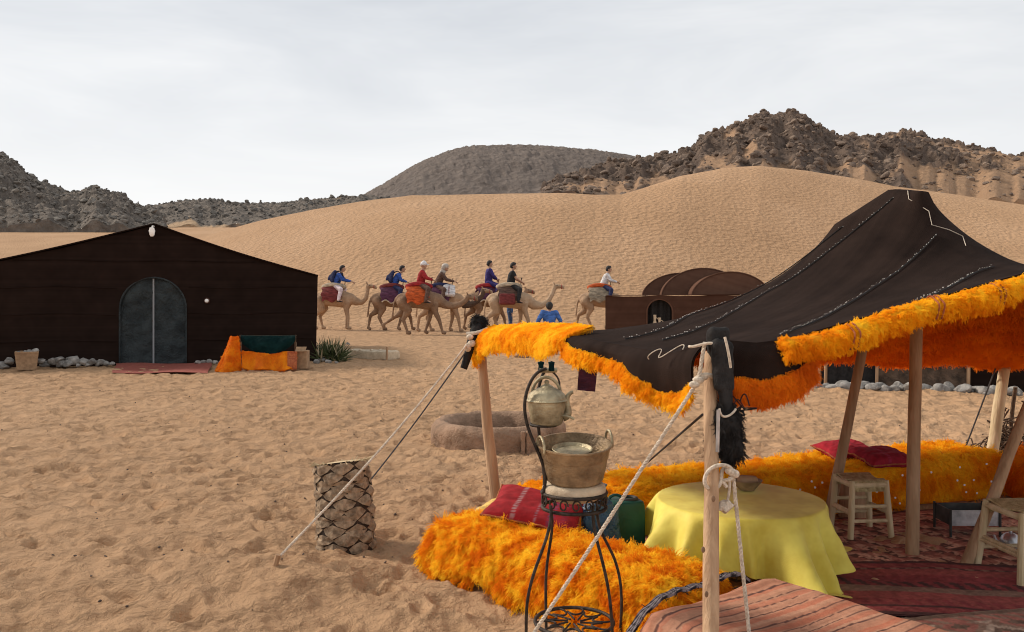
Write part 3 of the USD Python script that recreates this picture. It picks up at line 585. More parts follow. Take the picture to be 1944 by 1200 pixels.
g0 = G(660, 655) ; stone(g0[0], g0[1], 0.1, 'dark stone on the sand behind the clay ledge', None, 377)
for k, px in enumerate((984, 997)):
    g0 = G(px, 680); stone(g0[0], g0[1], 0.13, ['left one of two brown stones beyond the yellow valance', 'right one of two brown stones beyond the yellow valance'][k], 'brown stones beyond the valance', 380 + k, material=M['clay'])

# ------------------------------------------------------------------ brown tent with vaulted roof, far middle
vt = thing('vaulted_tent', 'low brown tent with three arched vaults over its roof', 'tent', P(1150, 0, 32.0) * [1, 1, 0], -.112)
YB = 32.0; x0, x1 = P(1150, 0, YB)[0], P(1560, 0, YB)[0]
dcx, drx = P(1251, 0, YB)[0], 24 / FPX * YB
arch = [(dcx + drx * math.cos(a), P(0, 592, YB)[2] + (592 - 568) / FPX * YB * math.sin(a)) for a in np.linspace(0, np.pi, 20)]
hole = Polygon([(dcx + drx, -0.2)] + arch + [(dcx - drx, -0.2)])
wall = Polygon([(x0, -0.1), (x0, 1.72)] + [(x0 + (x1 - x0) * k / 12, 1.72 + .08 * k / 12 - .05 * math.sin(k * math.pi / 3) ** 2) for k in range(1, 12)] + [(x1, 1.80), (x1, -0.1)]).difference(hole)
v, f = trimesh.creation.triangulate_polygon(wall, engine='earcut'); tw = trimesh.Trimesh(np.c_[v, np.zeros(len(v))], f).subdivide_to_size(0.4); v = np.array(tw.vertices)
part(vt, 'front_wall', (np.stack([v[:, 0], YB + hang(v, 3, 0.22), v[:, 1]], 1), np.array(tw.faces)), M['tent_brown'])
for xx in (x0, x1):
    part(vt, 'side_wall', sheet(np.array([[[xx + 0.005, YB + 0.02 + 9 * s, -0.1 + 1.82 * k] for k in (0, .5, 1)] for s in np.linspace(0, 1, 6)]), 0.02), M['tent_brown'])
part(vt, 'roof', sheet(np.array([[[x0 + (x1 - x0) * s, YB - 0.04 + 9.1 * k, 1.735 + 0.08 * s] for k in np.linspace(0, 1, 4)] for s in np.linspace(0, 1, 6)]), 0.02), M['tent_brown'])
part(vt, 'door_curtain', sheet(np.array([[[dcx - drx * 1.05 + 2.1 * drx * s, YB + 0.22 + 0.05 * math.sin(20 * s), -0.05 + 1.66 * k] for k in np.linspace(0, 1, 4)] for s in np.linspace(0, 1, 30)]), 0.01), M['black_hair'])
part(vt, 'door_binding', tube([[a, YB - 0.01, b] for a, b in [(dcx + drx, 0.0)] + arch + [(dcx - drx, 0.0)]], 0.03, 6), M['vault'])
for (pl, pr, top, y) in ((1192, 1335, 519, 37.5), (1238, 1392, 510, 35.2), (1305, 1448, 517, 33.0)):
    a, b = P(pl, 557, y), P(pr, 557, y); hw, cx, hz_ = (b[0] - a[0]) / 2, (a[0] + b[0]) / 2, P(0, top, y)[2] - 1.74
    g = []
    for k in np.linspace(0, 1, 9):
        s_ = 1 - 0.07 * math.sin(math.pi * k)
        g.append([[cx + hw * math.cos(t) * (0.98 if k else 1), y + 2.1 * k, 1.74 + hz_ * s_ * math.sin(t) ** 1.15] for t in np.linspace(0, np.pi, 28)])
    g = np.array(g); vp = part(vt, 'vault', sheet(g, 0.02), M['vault'])
    part(vp, 'gable_cloth', (np.vstack([g[0], [[cx, y, 1.74]]]), [[28, i + 1, i] for i in range(27)]), M['vault'], smooth=False)
    part(vp, 'hoop', tube(g[0] - [0, 0.01, 0], 0.025, 6), M['vault'])
for k, (px, ph) in enumerate(((1243, 30), (1252, 24))):      # two pale jugs in the doorway
    jg = thing('door_jug', ('taller' if k == 0 else 'shorter') + ' white jug in the dark doorway of the vaulted tent', 'jug', P(px, 0, YB - 0.1) * [1, 1, 0], None)
    c = P(px, 0, YB - 0.1) * [1, 1, 0]; h = 0.92 + 0.1 * (k == 0); part(jg, 'body', lathe([(0.001, 0), (0.09, 0), (0.13, h * .3), (0.1, h * .6), (0.045, h * .8), (0.06, h), (0.001, h)], 14, c), M['plaster']); part(jg, 'handle', tube(spline([c + [0.05, 0, h * .9], c + [0.16, 0, h * .8], c + [0.12, 0, h * .5]], 8), 0.015, 5), M['plaster'])

# ------------------------------------------------------------------ dark tent seen under the canopy, far right
dt = thing('low_tent', 'low dark tent with stones along its foot seen beneath the canopy', 'tent', P(1800, 0, 17) * [1, 1, 0], None)
YD = 16.2
def dp(px, z, d=0): q = P(px, 0, YD - (px - 1750) * 0.003 + d); return np.array([q[0], q[1], z])
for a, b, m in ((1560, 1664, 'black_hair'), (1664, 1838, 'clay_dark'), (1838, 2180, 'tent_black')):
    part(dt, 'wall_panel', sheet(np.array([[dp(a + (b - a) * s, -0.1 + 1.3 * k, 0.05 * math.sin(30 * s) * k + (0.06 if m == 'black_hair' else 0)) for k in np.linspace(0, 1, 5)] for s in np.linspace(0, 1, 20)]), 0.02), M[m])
for side, (d0, d1) in enumerate(((-0.05, 2.4), (2.4, 4.9))):
    part(dt, 'roof', sheet(np.array([[dp(1550 + 640 * s, (1.2 + 0.75 * k if side == 0 else 1.95 - 0.75 * k) - 0.12 * math.sin(math.pi * k), d0 + (d1 - d0) * k) for k in np.linspace(0, 1, 8)] for s in np.linspace(0, 1, 14)]), 0.02), M['tent_black'])
part(dt, 'end_wall', (np.array([dp(1558, -0.1, 0), dp(1558, 1.2, 0), dp(1558, 1.9, 2.4), dp(1558, 1.2, 4.8), dp(1558, -0.1, 4.8)]), [[0, 1, 2], [0, 2, 3], [0, 3, 4]]), M['tent_black'], smooth=False)
for px in (1567, 1664, 1838):
    part(dt, 'wall_pole', tube([dp(px, -0.05, -0.06), dp(px + 2, 1.2, -0.06)], 0.03, 6), M['wood_dark'])
GR = 'pale grey field stone in the line along the foot of the low dark tent'
rs = np.random.default_rng(12)
for k in range(46):
    px = 1535 + 410 * (k + rs.uniform(-.3, .3)) / 46; s = rs.uniform(0.07, 0.15); q = dp(px, 0, -0.28 - rs.uniform(0, 0.3))
    stone(q[0], q[1], s, *(('pale grey stone before the black opening of the low tent', 'stones before the black opening') if px < 1668 else ('pale grey stone along the brown wall panel of the low tent', 'stones along the brown panel') if px < 1842 else ('pale grey stone along the black wall at the right edge', 'stones along the black wall')), 500 + k, z=0.0)
# twig bundle leaning at the far right pole
tb = thing('twig_bundle', 'dark tangled brushwood bundle behind the right pole', 'brushwood', P(1910, 865, 9.0), None)
for k in range(60):
    r = np.random.default_rng(900 + k); c = P(1912, 838, 9.1); p = c + np.cumsum(r.normal(size=(7, 3)) * 0.055, axis=0) + r.normal(size=3) * [0.07, 0.06, 0.09]
    part(tb, 'twig', tube(spline(p, 14), 0.008, 4, False), M['twig'], smooth=True)
part(tb, 'stem', tube(spline([P(1918, 905, 9.1), P(1920, 800, 9.1), P(1928, 735, 9.0)], 10), 0.02, 6), M['twig'])

# ------------------------------------------------------------------ camels and people
def camel_mats(k, c1, c2): return mat('camel_coat_%s' % k, c1, c2, scale=3.0, rough=0.95, bump=0.8, bscale=14, coord='obj', lo=.3, hi=.7)
COAT = {'tan': camel_mats('tan', (0.28, 0.175, 0.105), (0.43, 0.285, 0.18)), 'brown': camel_mats('brown', (0.16, 0.095, 0.058), (0.29, 0.18, 0.11)),
        'pale': camel_mats('pale', (0.33, 0.22, 0.135), (0.48, 0.34, 0.225)), 'dark': camel_mats('dark', (0.05, 0.032, 0.024), (0.11, 0.07, 0.05))}
def dyed(name, c): return mat('dyed_' + name, tuple(x * 0.55 for x in c), tuple(min(1, x * 1.25) for x in c), scale=6, rough=0.9, bump=0.6, bscale=14, coord='obj', stretch=(.8, .8, 2.4))
DY = {k: dyed(k, c) for k, c in dict(maroon=(0.16, 0.03, 0.028), red=(0.30, 0.02, 0.022), orange=(0.50, 0.09, 0.02), blue=(0.028, 0.075, 0.30), navy=(0.02, 0.025, 0.075), purple=(0.035, 0.025, 0.13),
     white=(0.62, 0.60, 0.60), black=(0.018, 0.017, 0.018), brown=(0.10, 0.055, 0.04), jeans=(0.05, 0.09, 0.19), robe=(0.05, 0.13, 0.38), khaki=(0.30, 0.24, 0.17), plum=(0.09, 0.03, 0.06), pinkwhite=(0.6, 0.5, 0.52), scarf=(0.45, 0.40, 0.35), green=(0.03, 0.05, 0.03), beige=(0.45, 0.36, 0.26)).items()}
def rot2(p, o, a):
    c, s = math.cos(a), math.sin(a); dx, dz = p[0] - o[0], p[2] - o[2]; return (o[0] + c * dx - s * dz, p[1], o[2] + s * dx + c * dz)
def camel(label, x, y, yaw, coat, legs, neck, blanket, pad, sc=1.12, neckcoat=None, fringe=None, load=None):
    z = float(macro(np.array([x]), np.array([y]))[0])
    t = thing('camel', label, 'camel', (x, y, z), yaw, None)
    S = lambda mesh: xf(mesh, np.eye(3) * sc)
    b = []
    b.append(hullballs([((-.78, 0, 1.36), .27), ((-.3, 0, 1.4), .36)])); b.append(hullballs([((-.3, 0, 1.4), .36), ((.32, 0, 1.34), .37)]))
    b.append(hullballs([((.32, 0, 1.34), .37), ((.62, 0, 1.36), .26)])); b.append(hullballs([((-.42, 0, 1.6), .2), ((.2, 0, 1.6), .2), ((-.12, 0, 1.83), .15)]))
    b += limb((((.6, 0, 1.38)), .24), *[((q[0], q[1], q[2]), r) for q, r in neck[:-1]])
    hp, hr_ = neck[-2]; mz, mr = neck[-1]
    b.append(hullballs([(hp, hr_), (((hp[0] + mz[0]) / 2, 0, (hp[2] + mz[2]) / 2 + .01), .085), (mz, mr)]))
    b.append(hullballs([(mz, mr), ((mz[0] + .03, 0, mz[2] - .05), mr * .8)]))
    for sg in (-1, 1): b.append(hullballs([((hp[0] - .03, sg * .07, hp[2] + .08), .03), ((hp[0] - .06, sg * .11, hp[2] + .16), .018)], 8))
    hooves = []
    for k, (front, sg, a, kn) in enumerate(legs):
        if front:
            o = (.48, sg * .17, 1.2); js = [(o, .19), ((.44, sg * .18, .93), .115), ((.5, sg * .17, .53), .078), ((.49, sg * .17, .14), .048), ((.5, sg * .17, .06), .065), ((.57, sg * .17, .045), .07)]
            K = 2
        else:
            o = (-.74, sg * .17, 1.28); js = [(o, .25), ((-.6, sg * .19, .93), .16), ((-.86, sg * .18, .6), .075), ((-.8, sg * .18, .14), .048), ((-.8, sg * .18, .06), .065), ((-.72, sg * .18, .045), .07)]
            K = 2
        js = [(rot2(p, o, a), r) for p, r in js]; ok = js[K][0]; js = js[:K + 1] + [(rot2(p, ok, kn), r) for p, r in js[K + 1:]]
        lift = min(p[2] - r for p, r in js)
        if not (kn and abs(kn) > .5):
            js = [js[0]] + [((p[0], p[1], p[2] - lift * (i + 1) / (len(js) - 1)), r) for i, (p, r) in enumerate(js[1:])]
        b += limb(*js)
    b += limb(((-1.0, 0, 1.42), .07), ((-1.1, 0, 1.2), .04), ((-1.14, 0, .9), .03), ((-1.16, 0, .72), .045), ((-1.17, 0, .6), .02), seg=10)
    m = smoothed(union(b), 0.07, 6); bp = part(t, 'body', S(m), coat, smooth=True, world=False)
    for sg in (-1, 1): part(t, 'eye', S(xf(trimesh.creation.icosphere(1, .02), None, (hp[0] + .07, sg * .085, hp[2] + .03))), M['hair'], world=False)
    if neckcoat is not None:      # dark woolly mane under the neck
        nb = limb(*[((q[0], 0, q[2] - .02), r * 1.12) for q, r in neck[:-1]]); v, f = va(smoothed(union(nb), .05, 3)); v = v + .05 * (fbm(v * 14, 2, 3)[:, None] - .5); part(t, 'mane', S((v, f)), neckcoat, world=False)
    # blanket over back and flanks
    prof = [(-.45, 1.27), (-.46, 1.42), (-.40, 1.66), (-.24, 1.9), (0, 2.02), (.24, 1.9), (.40, 1.66), (.46, 1.42), (.45, 1.27)]
    pr = spline(prof, 30); g = np.array([[(X * (1 - .10 * (zz < 1.5)) + .03 * math.sin(5 * s), yy * (1 + .05 * math.sin(9 * X + s * 2)) - .02, zz - .10 * ((X + .12) / .5) ** 2 * (zz > 1.5) + (0.07 * math.sin(11 * X + (yy > 0)) if zz < 1.4 else 0)) for s, (yy, zz) in enumerate(pr)] for X in np.linspace(-.60, .30, 14)])
    part(t, 'saddle_blanket', S(sheet(g, .03)), blanket, world=False)
    if fringe is not None:
        for sg in (0, -1): part(t, 'blanket_edge', S(tube(g[:, sg], .03, 6)), fringe, world=False)
    ring = [(-.12 + .46 * math.cos(a), .2 * math.sin(a), 2.0 - .07 * math.cos(a) ** 2 * 1.5) for a in np.linspace(0, 2 * np.pi, 22)]
    part(t, 'saddle_pad', S(tube(ring, .1, 9, False)), pad, world=False)
    part(t, 'saddle_handle', S(cat(tube([(.36, 0, 1.95), (.4, 0, 2.26)], .018, 6), tube([(.4, -.16, 2.26), (.4, .16, 2.26)], .018, 6))), M['iron'], world=False)
    part(t, 'halter', S(tube([(mz[0] - .05, .0 + .088 * math.sin(a), mz[2] + .09 * math.cos(a)) for a in np.linspace(0, 2 * np.pi, 14)], .012, 5, False)), DY['red'], world=False)
    if load is not None: part(t, 'saddle_bag', S(hullballs([((-.5, -.5, 1.25), .09), ((0, -.5, 1.25), .09), ((-.5, -.46, 1.55), .07), ((0, -.46, 1.55), .07)])), load, world=False)
    return t
UP = [((.88, 0, 1.24), .17), ((1.12, 0, 1.22), .12), ((1.3, 0, 1.38), .10), ((1.37, 0, 1.66), .085), ((1.40, 0, 1.95), .09), ((1.72, 0, 1.90), .062)]
MIDN = [((.9, 0, 1.2), .17), ((1.2, 0, 1.2), .13), ((1.45, 0, 1.34), .11), ((1.62, 0, 1.56), .10), ((1.7, 0, 1.76), .105), ((2.02, 0, 1.7), .072)]
LOW = [((.92, 0, 1.18), .17), ((1.22, 0, 1.12), .135), ((1.5, 0, 1.18), .115), ((1.72, 0, 1.34), .105), ((1.84, 0, 1.5), .105), ((2.14, 0, 1.42), .072)]
W1 = [(1, -1, .22, -.05), (1, 1, -.2, 0), (0, -1, -.25, .0), (0, 1, .22, 0)]
W2 = [(1, -1, -.3, 0), (1, 1, .3, -.1), (0, -1, .28, 0), (0, 1, -.3, 0)]
W3 = [(1, -1, .05, 0), (1, 1, -.08, 0), (0, -1, -.1, 0), (0, 1, .12, 0)]
W4 = [(1, -1, .3, 0), (1, 1, -.33, 0), (0, -1, .2, 0), (0, 1, -.35, -.75)]

def hand(w, d, curl=0.5, s=1.0):
    """palm and five bent fingers at wrist w pointing along d"""
    d = np.asarray(d, float); d /= np.linalg.norm(d); side = np.cross(d, [0, 0, 1.0]); side /= np.linalg.norm(side) + 1e-9; up = np.cross(side, d); w = np.asarray(w, float)
    ms = [hullballs([(w, .024 * s), (w + d * .085 * s + side * .03 * s, .012 * s), (w + d * .085 * s - side * .03 * s, .012 * s)], 8)]
    for k, (o, ln) in enumerate(((-.03, .06), (-.01, .075), (.011, .072), (.03, .055))):
        a = w + d * .09 * s + side * o * s; b = a + (d * math.cos(curl) - up * math.sin(curl)) * ln * .55 * s; c = b + (d * math.cos(2.2 * curl) - up * math.sin(2.2 * curl)) * ln * .5 * s
        ms += [hullballs([(a, .010 * s), (b, .009 * s)], 6), hullballs([(b, .009 * s), (c, .008 * s)], 6)]
    a = w + d * .03 * s - side * .028 * s; b = a + (d * .7 - side * .7) * .045 * s; c = b + (d * .95 - side * .1 - up * .3) * .035 * s
    ms += [hullballs([(a, .013 * s), (b, .011 * s)], 6), hullballs([(b, .011 * s), (c, .009 * s)], 6)]
    return union(ms)
def person(label, o, yaw, J, shirt, trousers, head='hair', headmat=None, sleeves=True, robe=None, shoes=None, sc=1.0):
    """J: joints in the person's own frame, x forward"""
    t = thing('person', label, 'person', o, yaw)
    S = lambda m: xf(m, np.eye(3) * sc)
    pel, che, nec, hea = map(np.array, (J['pelvis'], J['chest'], J['neck'], J['head'])); f = np.array(J.get('face', (1, 0, 0)), float); f /= np.linalg.norm(f); sd = np.cross((0, 0, 1.0), f)
    b = [hullballs([(pel, .13), (che + [0, .06, 0], .12), (che - [0, .06, 0], .12)])] + limb((che + [0, 0, .06], .1), (nec, .055), (hea - [0, 0, .05], .06))
    b.append(hullballs([(hea + [0, 0, .03], .098), (hea - f * .02 + [0, 0, .02], .1), (hea + f * .045 - [0, 0, .07], .05)]))       # skull, jaw
    b.append(hullballs([(hea + f * .095 + [0, 0, .01], .012), (hea + f * .115 - [0, 0, .025], .016)], 8))                      # nose
    for sg in (-1, 1): b.append(hullballs([(hea + sd * sg * .096 + [0, 0, .01], .018), (hea + sd * sg * .1 - [0, 0, .02], .012)], 8))
    arms, legs, hands, feet = [], [], [], []
    for sg, n in ((1, 'l'), (-1, 'r')):
        sh, el, wr = J['shoulder_' + n], J['elbow_' + n], J['wrist_' + n]; hi, kn, an = J['hip_' + n], J['knee_' + n], J['ankle_' + n]
        arms.append([(che + [0, 0, .05], .09), (sh, .066), (el, .046), (wr, .03)]); legs.append([(hi, .1), (kn, .066), (an, .042)])
        hands.append(hand(wr, np.array(wr) - np.array(el))); an = np.array(an); ff = np.array(J.get('toe', (1, 0, -.1)), float); ff /= np.linalg.norm(ff)
        feet.append(hullballs([(an, .042), (an + [0, 0, -.05] - ff * .04, .035), (an + ff * .15 + [0, 0, -.055], .03)], 10))
    for a in arms + legs: b += limb(*a)
    body = smoothed(union(b + [ft for ft in feet]), .035, 4); part(t, 'body', S(cat(body, *hands)), M['skin'], smooth=True, world=False)
    tor = [hullballs([(pel + [0, 0, .02], .155), (che + [0, .07, 0], .14), (che - [0, .07, 0], .14)]), hullballs([(che + [0, 0, .05], .115), (nec - [0, 0, .05], .075)])]
    for a in arms:
        q = np.array(a[2][0]) * .5 + np.array(a[1][0]) * .5
        tor += limb((a[0][0], .105), (a[1][0], .083), (a[2][0], .062), (np.array(a[3][0]) * .85 + np.array(a[2][0]) * .15, .046)) if sleeves else limb((a[0][0], .105), (a[1][0], .083), (q, .07))
    v, fc = va(smoothed(union(tor), .04, 4)); v = v + .022 * (fbm(v * 9, 3, 5)[:, None] - .5); part(t, 'robe_top' if robe else 'shirt', S((v, fc)), shirt, smooth=True, world=False)
    if robe:
        rb = [hullballs([(pel + [0, .03, .05], .17), (pel - [0, .03, -.05], .17), ((pel[0], .1, .16), .17), ((pel[0], -.1, .16), .17)])]; v, fc = va(smoothed(union(rb), .06, 3)); a = np.arctan2(v[:, 1], v[:, 0] - pel[0])
        rad = 1 + .07 * np.sin(9 * a) * np.clip(1 - v[:, 2] / pel[2], 0, 1); v[:, 0] = pel[0] + (v[:, 0] - pel[0]) * rad; v[:, 1] *= rad; part(t, 'robe_skirt', S((v, fc)), robe, smooth=True, world=False)
    else:
        tr = []
        for l in legs: tr += limb((pel, .14), (l[0][0], .125), (l[1][0], .088), (l[2][0], .066))
        v, fc = va(smoothed(union(tr), .045, 4)); v = v + .02 * (fbm(v * 8, 3, 8)[:, None] - .5); part(t, 'trousers', S((v, fc)), trousers, smooth=True, world=False)
    for ft in feet: part(t, 'shoe', S(smoothed(ft, .03, 1)).__class__ and S(xf(va(ft), None, (0, 0, -.004))), shoes or DY['black'], smooth=True, world=False)
    hm = headmat or M['hair']; up = np.array([0, 0, 1.0])
    if head == 'hair':
        hb = [hullballs([(hea - f * .02 + up * .045, .108), (hea - f * .05 + up * .0, .09), (hea + f * .035 + up * .085, .06)])]
    elif head == 'turban':
        hb = [hullballs([(hea - f * .02 + up * .06, .125), (hea - f * .06 + up * .01, .1), (hea + f * .03 + up * .08, .1)]), hullballs([(nec, .085), (nec + f * .03 + up * .03, .08)]), hullballs([(hea - f * .09, .05), (nec - f * .07, .07)])]
    else:
        hb = [hullballs([(hea + up * .06, .108), (hea - f * .02 + up * .05, .108), (hea + up * .1, .08)]), hullballs([(hea + f * .1 + up * .045, .02), (hea - f * .1 + up * .045, .02), (hea + sd * .1 + up * .045, .02), (hea - sd * .1 + up * .045, .02), (hea + f * .17 + up * .035, .012)], 10)]
    v, fc = va(union(hb).refine_to_length(.03)); v = v + .012 * (fbm(v * 25, 2, 3)[:, None] - .5); part(t, head if head != 'cap' else 'sun_hat', S((v, fc)), hm, smooth=True, world=False)
    return t
def seated(lean=.08, reach=.42, headfwd=.03, armz=.26, tall=1.0):
    c = (lean, 0, .44 * tall); n = (lean * 1.5, 0, .61 * tall); h = (lean * 1.7 + headfwd, 0, .77 * tall)
    J = dict(pelvis=(0, 0, .1), chest=c, neck=n, head=h)
    for sg, k in ((1, 'l'), (-1, 'r')):
        J['shoulder_' + k] = (lean * 1.2, sg * .19, .54 * tall); J['elbow_' + k] = (lean + reach * .4, sg * .25, .33 * tall); J['wrist_' + k] = (lean + reach, sg * .12, armz)
        J['hip_' + k] = (0, sg * .1, .08); J['knee_' + k] = (.3, sg * .40, -.06); J['ankle_' + k] = (.22, sg * .5, -.46)
    return J
def standing(h=1.7, arms_out=.1):
    s = h / 1.72; J = dict(pelvis=(0, 0, .93 * s), chest=(0, 0, 1.27 * s), neck=(.01, 0, 1.47 * s), head=(.02, 0, 1.6 * s))
    for sg, k in ((1, 'l'), (-1, 'r')):
        J['shoulder_' + k] = (0, sg * .19, 1.4 * s); J['elbow_' + k] = (-.02, sg * (.21 + arms_out), 1.13 * s); J['wrist_' + k] = (.06, sg * (.22 + 1.4 * arms_out), .88 * s)
        J['hip_' + k] = (0, sg * .1, .9 * s); J['knee_' + k] = (.03, sg * .1, .5 * s); J['ankle_' + k] = (0, sg * .1, .09)
    return J
def ride(px, Y, yaw, cam_label, coat, legs, neck, blanket, pad, who, J, shirt, trousers, seat=2.1, at=-.06, sc=1.12, psc=1.25, **kw):
    hk = {k: kw.pop(k) for k in ('head', 'headmat', 'sleeves', 'shoes') if k in kw}
    x = P(px, 0, Y)[0]; camel(cam_label, x, Y, yaw, coat, legs, neck, blanket, pad, sc, **kw)
    z = float(macro(np.array([x]), np.array([Y]))[0]); d = rotz(yaw) @ np.array([at * sc, 0, 0])
    o = (x + d[0], Y + d[1], z + seat - .03); person(who, o, yaw, J, shirt, trousers, sc=psc, **hk); return o
oA = ride(639, 43.5, .02, 'tan camel at the rear of the line with maroon blanket', COAT['tan'], W3, UP, DY['maroon'], DY['beige'], 'rider in blue top and pale trousers reaching forward on the rearmost camel', seated(.14, .5, .06), DY['blue'], DY['pinkwhite'], head='hair')
oB = ride(749, 43.0, .12, 'brown camel second from the rear under a plum blanket', COAT['brown'], W2, LOW, DY['plum'], DY['maroon'], 'rider in blue top bent forward on the brown camel with plum blanket', seated(.17, .36, .08), DY['blue'], DY['navy'], head='hair', fringe=DY['beige'])
oC = ride(801, 38.6, .05, 'brown camel nearest the viewer with an orange blanket', COAT['brown'], W4, LOW, DY['orange'], DY['red'], 'rider in red jacket and white hat on the camel with orange blanket', seated(.06, .38, .02), DY['red'], DY['brown'], head='cap', headmat=DY['white'], fringe=DY['orange'], seat=2.12, sc=1.12)
oD = ride(842, 41.5, .03, 'grey tan camel with a dark woolly neck carrying a white bundle', COAT['tan'], W1, MIDN, DY['plum'], DY['navy'], 'rider in brown top with a pale headscarf behind the white bundle', seated(.16, .5, .05), DY['brown'], DY['brown'], head='turban', headmat=DY['scarf'], neckcoat=COAT['dark'], at=-.28)
oE = ride(930, 43.8, .25, 'brown camel half hidden behind the pale one', COAT['brown'], W2, MIDN, DY['plum'], DY['red'], 'rider in dark blue robe sitting upright on the half hidden camel', seated(.02, .3, .02, .22, 1.08), DY['purple'], DY['purple'], seat=2.3, fringe=DY['beige'])
oF = ride(972, 40.2, .12, 'pale camel with raised head leading the six riders on the left', COAT['pale'], W1, [((.9, 0, 1.15), .2), ((1.2, 0, 1.12), .15), ((1.5, 0, 1.28), .11), ((1.68, 0, 1.6), .09), ((1.8, 0, 1.92), .095), ((2.12, 0, 1.9), .066)], DY['brown'], DY['beige'],
          'rider in black T-shirt with bare arms on the pale camel', seated(.05, .36, .03, .22, 1.05), DY['black'], DY['black'], sleeves=False, load=DY['maroon'])
oG = ride(1143, 43.6, -.05, 'tan camel walking behind the brown vaulted tent', COAT['tan'], W2, LOW, DY['khaki'], DY['orange'], 'rider in white shirt on the camel beside the vaulted tent', seated(.12, .42, .03), DY['white'], DY['navy'], at=.05)
def backpack(label, o, yaw):
    t = thing('backpack', label, 'backpack', o, yaw); SB = 1.25; R = np.array([[.93, 0, .36], [0, 1, 0], [-.36, 0, .93]])
    m = union([hullballs([((-.2, -.12, .22), .07), ((-.2, .12, .22), .07), ((-.24, -.1, .62), .06), ((-.24, .1, .62), .06), ((-.33, 0, .35), .08)]), hullballs([((-.36, -.08, .25), .05), ((-.36, .08, .25), .05), ((-.37, 0, .38), .05)])])
    part(t, 'bag', xf(smoothed(m, .04, 3), R * SB), DY['navy'], world=False)
    for sg in (-1, 1): part(t, 'strap', xf(tube(spline([(-.18, sg * .12, .6), (-.05, sg * .13, .7), (.1, sg * .13, .55), (.04, sg * .15, .3), (-.14, sg * .13, .25)], 14), .02, 6), R * SB), DY['black'], world=False)
backpack('dark backpack worn by the rider on the rearmost camel', oA, .02)
backpack('dark backpack worn by the rider bent over the plum blanket', oB, .12)
# white bundle on camel D
bx_ = P(853, 0, 41.5)[0]; wb = thing('white_bundle', 'white cloth bundle tied before the rider with the headscarf', 'bundle', (bx_, 41.3, 1.9))
v, f = va(hullballs([((-.2, -.28, -.1), .12), ((.2, -.3, -.12), .12), ((-.18, -.1, .25), .1), ((.2, -.1, .22), .1), ((0, .1, .25), .1)]).refine_to_length(.05)); v = v + .05 * (fbm(v * 9, 3, 2)[:, None] - .5)
part(wb, 'cloth', (v, f), DY['white'], smooth=True, world=False); part(wb, 'cord', tube([(.02, -.42, -.12), (.02, -.3, .22), (.02, 0, .36)], .018, 5), DY['maroon'], world=False)
# people on foot
x = P(968, 0, 42.0)[0]; person('person in blue jeans walking on the far side of the pale camel', (x, 42.0, float(macro(np.array([x]), np.array([42.0]))[0])), 0.1, standing(1.72, .04), DY['jeans'], DY['jeans'])
x = P(1043, 0, 26.0)[0]; person('person in a loose blue robe with black hair seen from behind', (x, 26.0, 0), math.pi / 2, standing(1.50, .12), DY['robe'], DY['robe'], robe=DY['robe'])

# ------------------------------------------------------------------ clay fire ring
fr = thing('fire_ring', 'low round clay wall ringing a fire pit on the sand', 'fire pit', (-0.17, 10.4, 0), None)
prof = [(0.80, -0.05), (0.795, 0.10), (0.77, 0.22), (0.70, 0.27), (0.63, 0.25), (0.58, 0.15), (0.56, -0.02)]
v, f = lathe(spline(prof, 22), 110, (-0.17, 10.4, 0)); q = v - [-0.17, 10.4, 0]; d = fbm(v * 7, 4, 6)[:, None] - 0.5; v = v + d * 0.09 * np.c_[q[:, 0], q[:, 1], 0.3 * np.ones(len(q))] / 0.8; v += 0.02 * (fbm(v * 25, 2, 7)[:, None] - .5)
part(fr, 'wall', (v, f), M['clay'], smooth=True)
part(fr, 'ash_floor', lathe([(0.001, 0.05), (0.3, 0.045), (0.62, 0.03)], 40, (-0.17, 10.4, 0)), M['clay_dark'])
co = thing('clay_oven', 'rounded clay lump beside the fire ring behind the hanging kettle', 'oven', G(1047, 852), None)
v, f = va(hullballs([((0, 0, .1), .2), ((.02, 0, .17), .17)], 24).refine_to_length(.05)); v = v + .07 * (fbm(v * 7, 3, 2)[:, None] - .5); part(co, 'dome', xf((v, f), None, G(1047, 852) + [0, .25, 0]), M['clay'], smooth=True)
part(co, 'mouth', xf(lathe([(0.001, 0), (0.07, 0), (0.085, 0.03)], 14), [[1, 0, 0], [0, 0, -1], [0, 1, 0]], G(1047, 852) + [-.04, .055, .09]), M['soot'])
for k, px in enumerate((993, 1003)):
    st = G(px, 860); v, f = va(box((0, 0, .11), (.05, .05, .26), .012).refine_to_length(.03)); v = v + .015 * (fbm(v * 20, 2, k)[:, None] - .5)
    single('clay_peg', xf((v, f), rotz(.3 * k), st), M['clay'], ['short clay peg nearer the fire ring', 'short clay peg nearer the clay oven'][k] + ' behind the kettle', 'peg', 'clay pegs beside the fire ring')

# ------------------------------------------------------------------ palm stump
sb = G(650, 1046) + [-.022, .26, -.045]; st = thing('palm_stump', 'squat palm trunk stump with diamond leaf scars standing on the sand', 'stump', sb, None)
Hs = 0.60; tilt = np.array([-0.05, 0.0, 1.0])
def sr(z): return 0.205 - 0.018 * z / Hs
ax = lambda z: sb + np.array([-0.035 * z / Hs * 1.0, 0, z])
core = np.array([[ax(z) + [0.97 * sr(z) * math.cos(a), 0.97 * sr(z) * math.sin(a), (0.022 * math.cos(a) - .028 * math.sin(a)) * z / Hs] for a in np.linspace(0, 2 * np.pi, 36, endpoint=False)] for z in np.linspace(-.05, Hs, 8)])
part(st, 'trunk', (core.reshape(-1, 3), grid_faces(8, 36, wrap=True)[:, ::-1]), M['bark_core'])
top = np.vstack([core[-1] + [0, 0, .004], [ax(Hs) + [0, 0, .012]]]); part(st, 'cut_top', (top, [[36, i, (i + 1) % 36] for i in range(36)]), M['straw'], smooth=False)
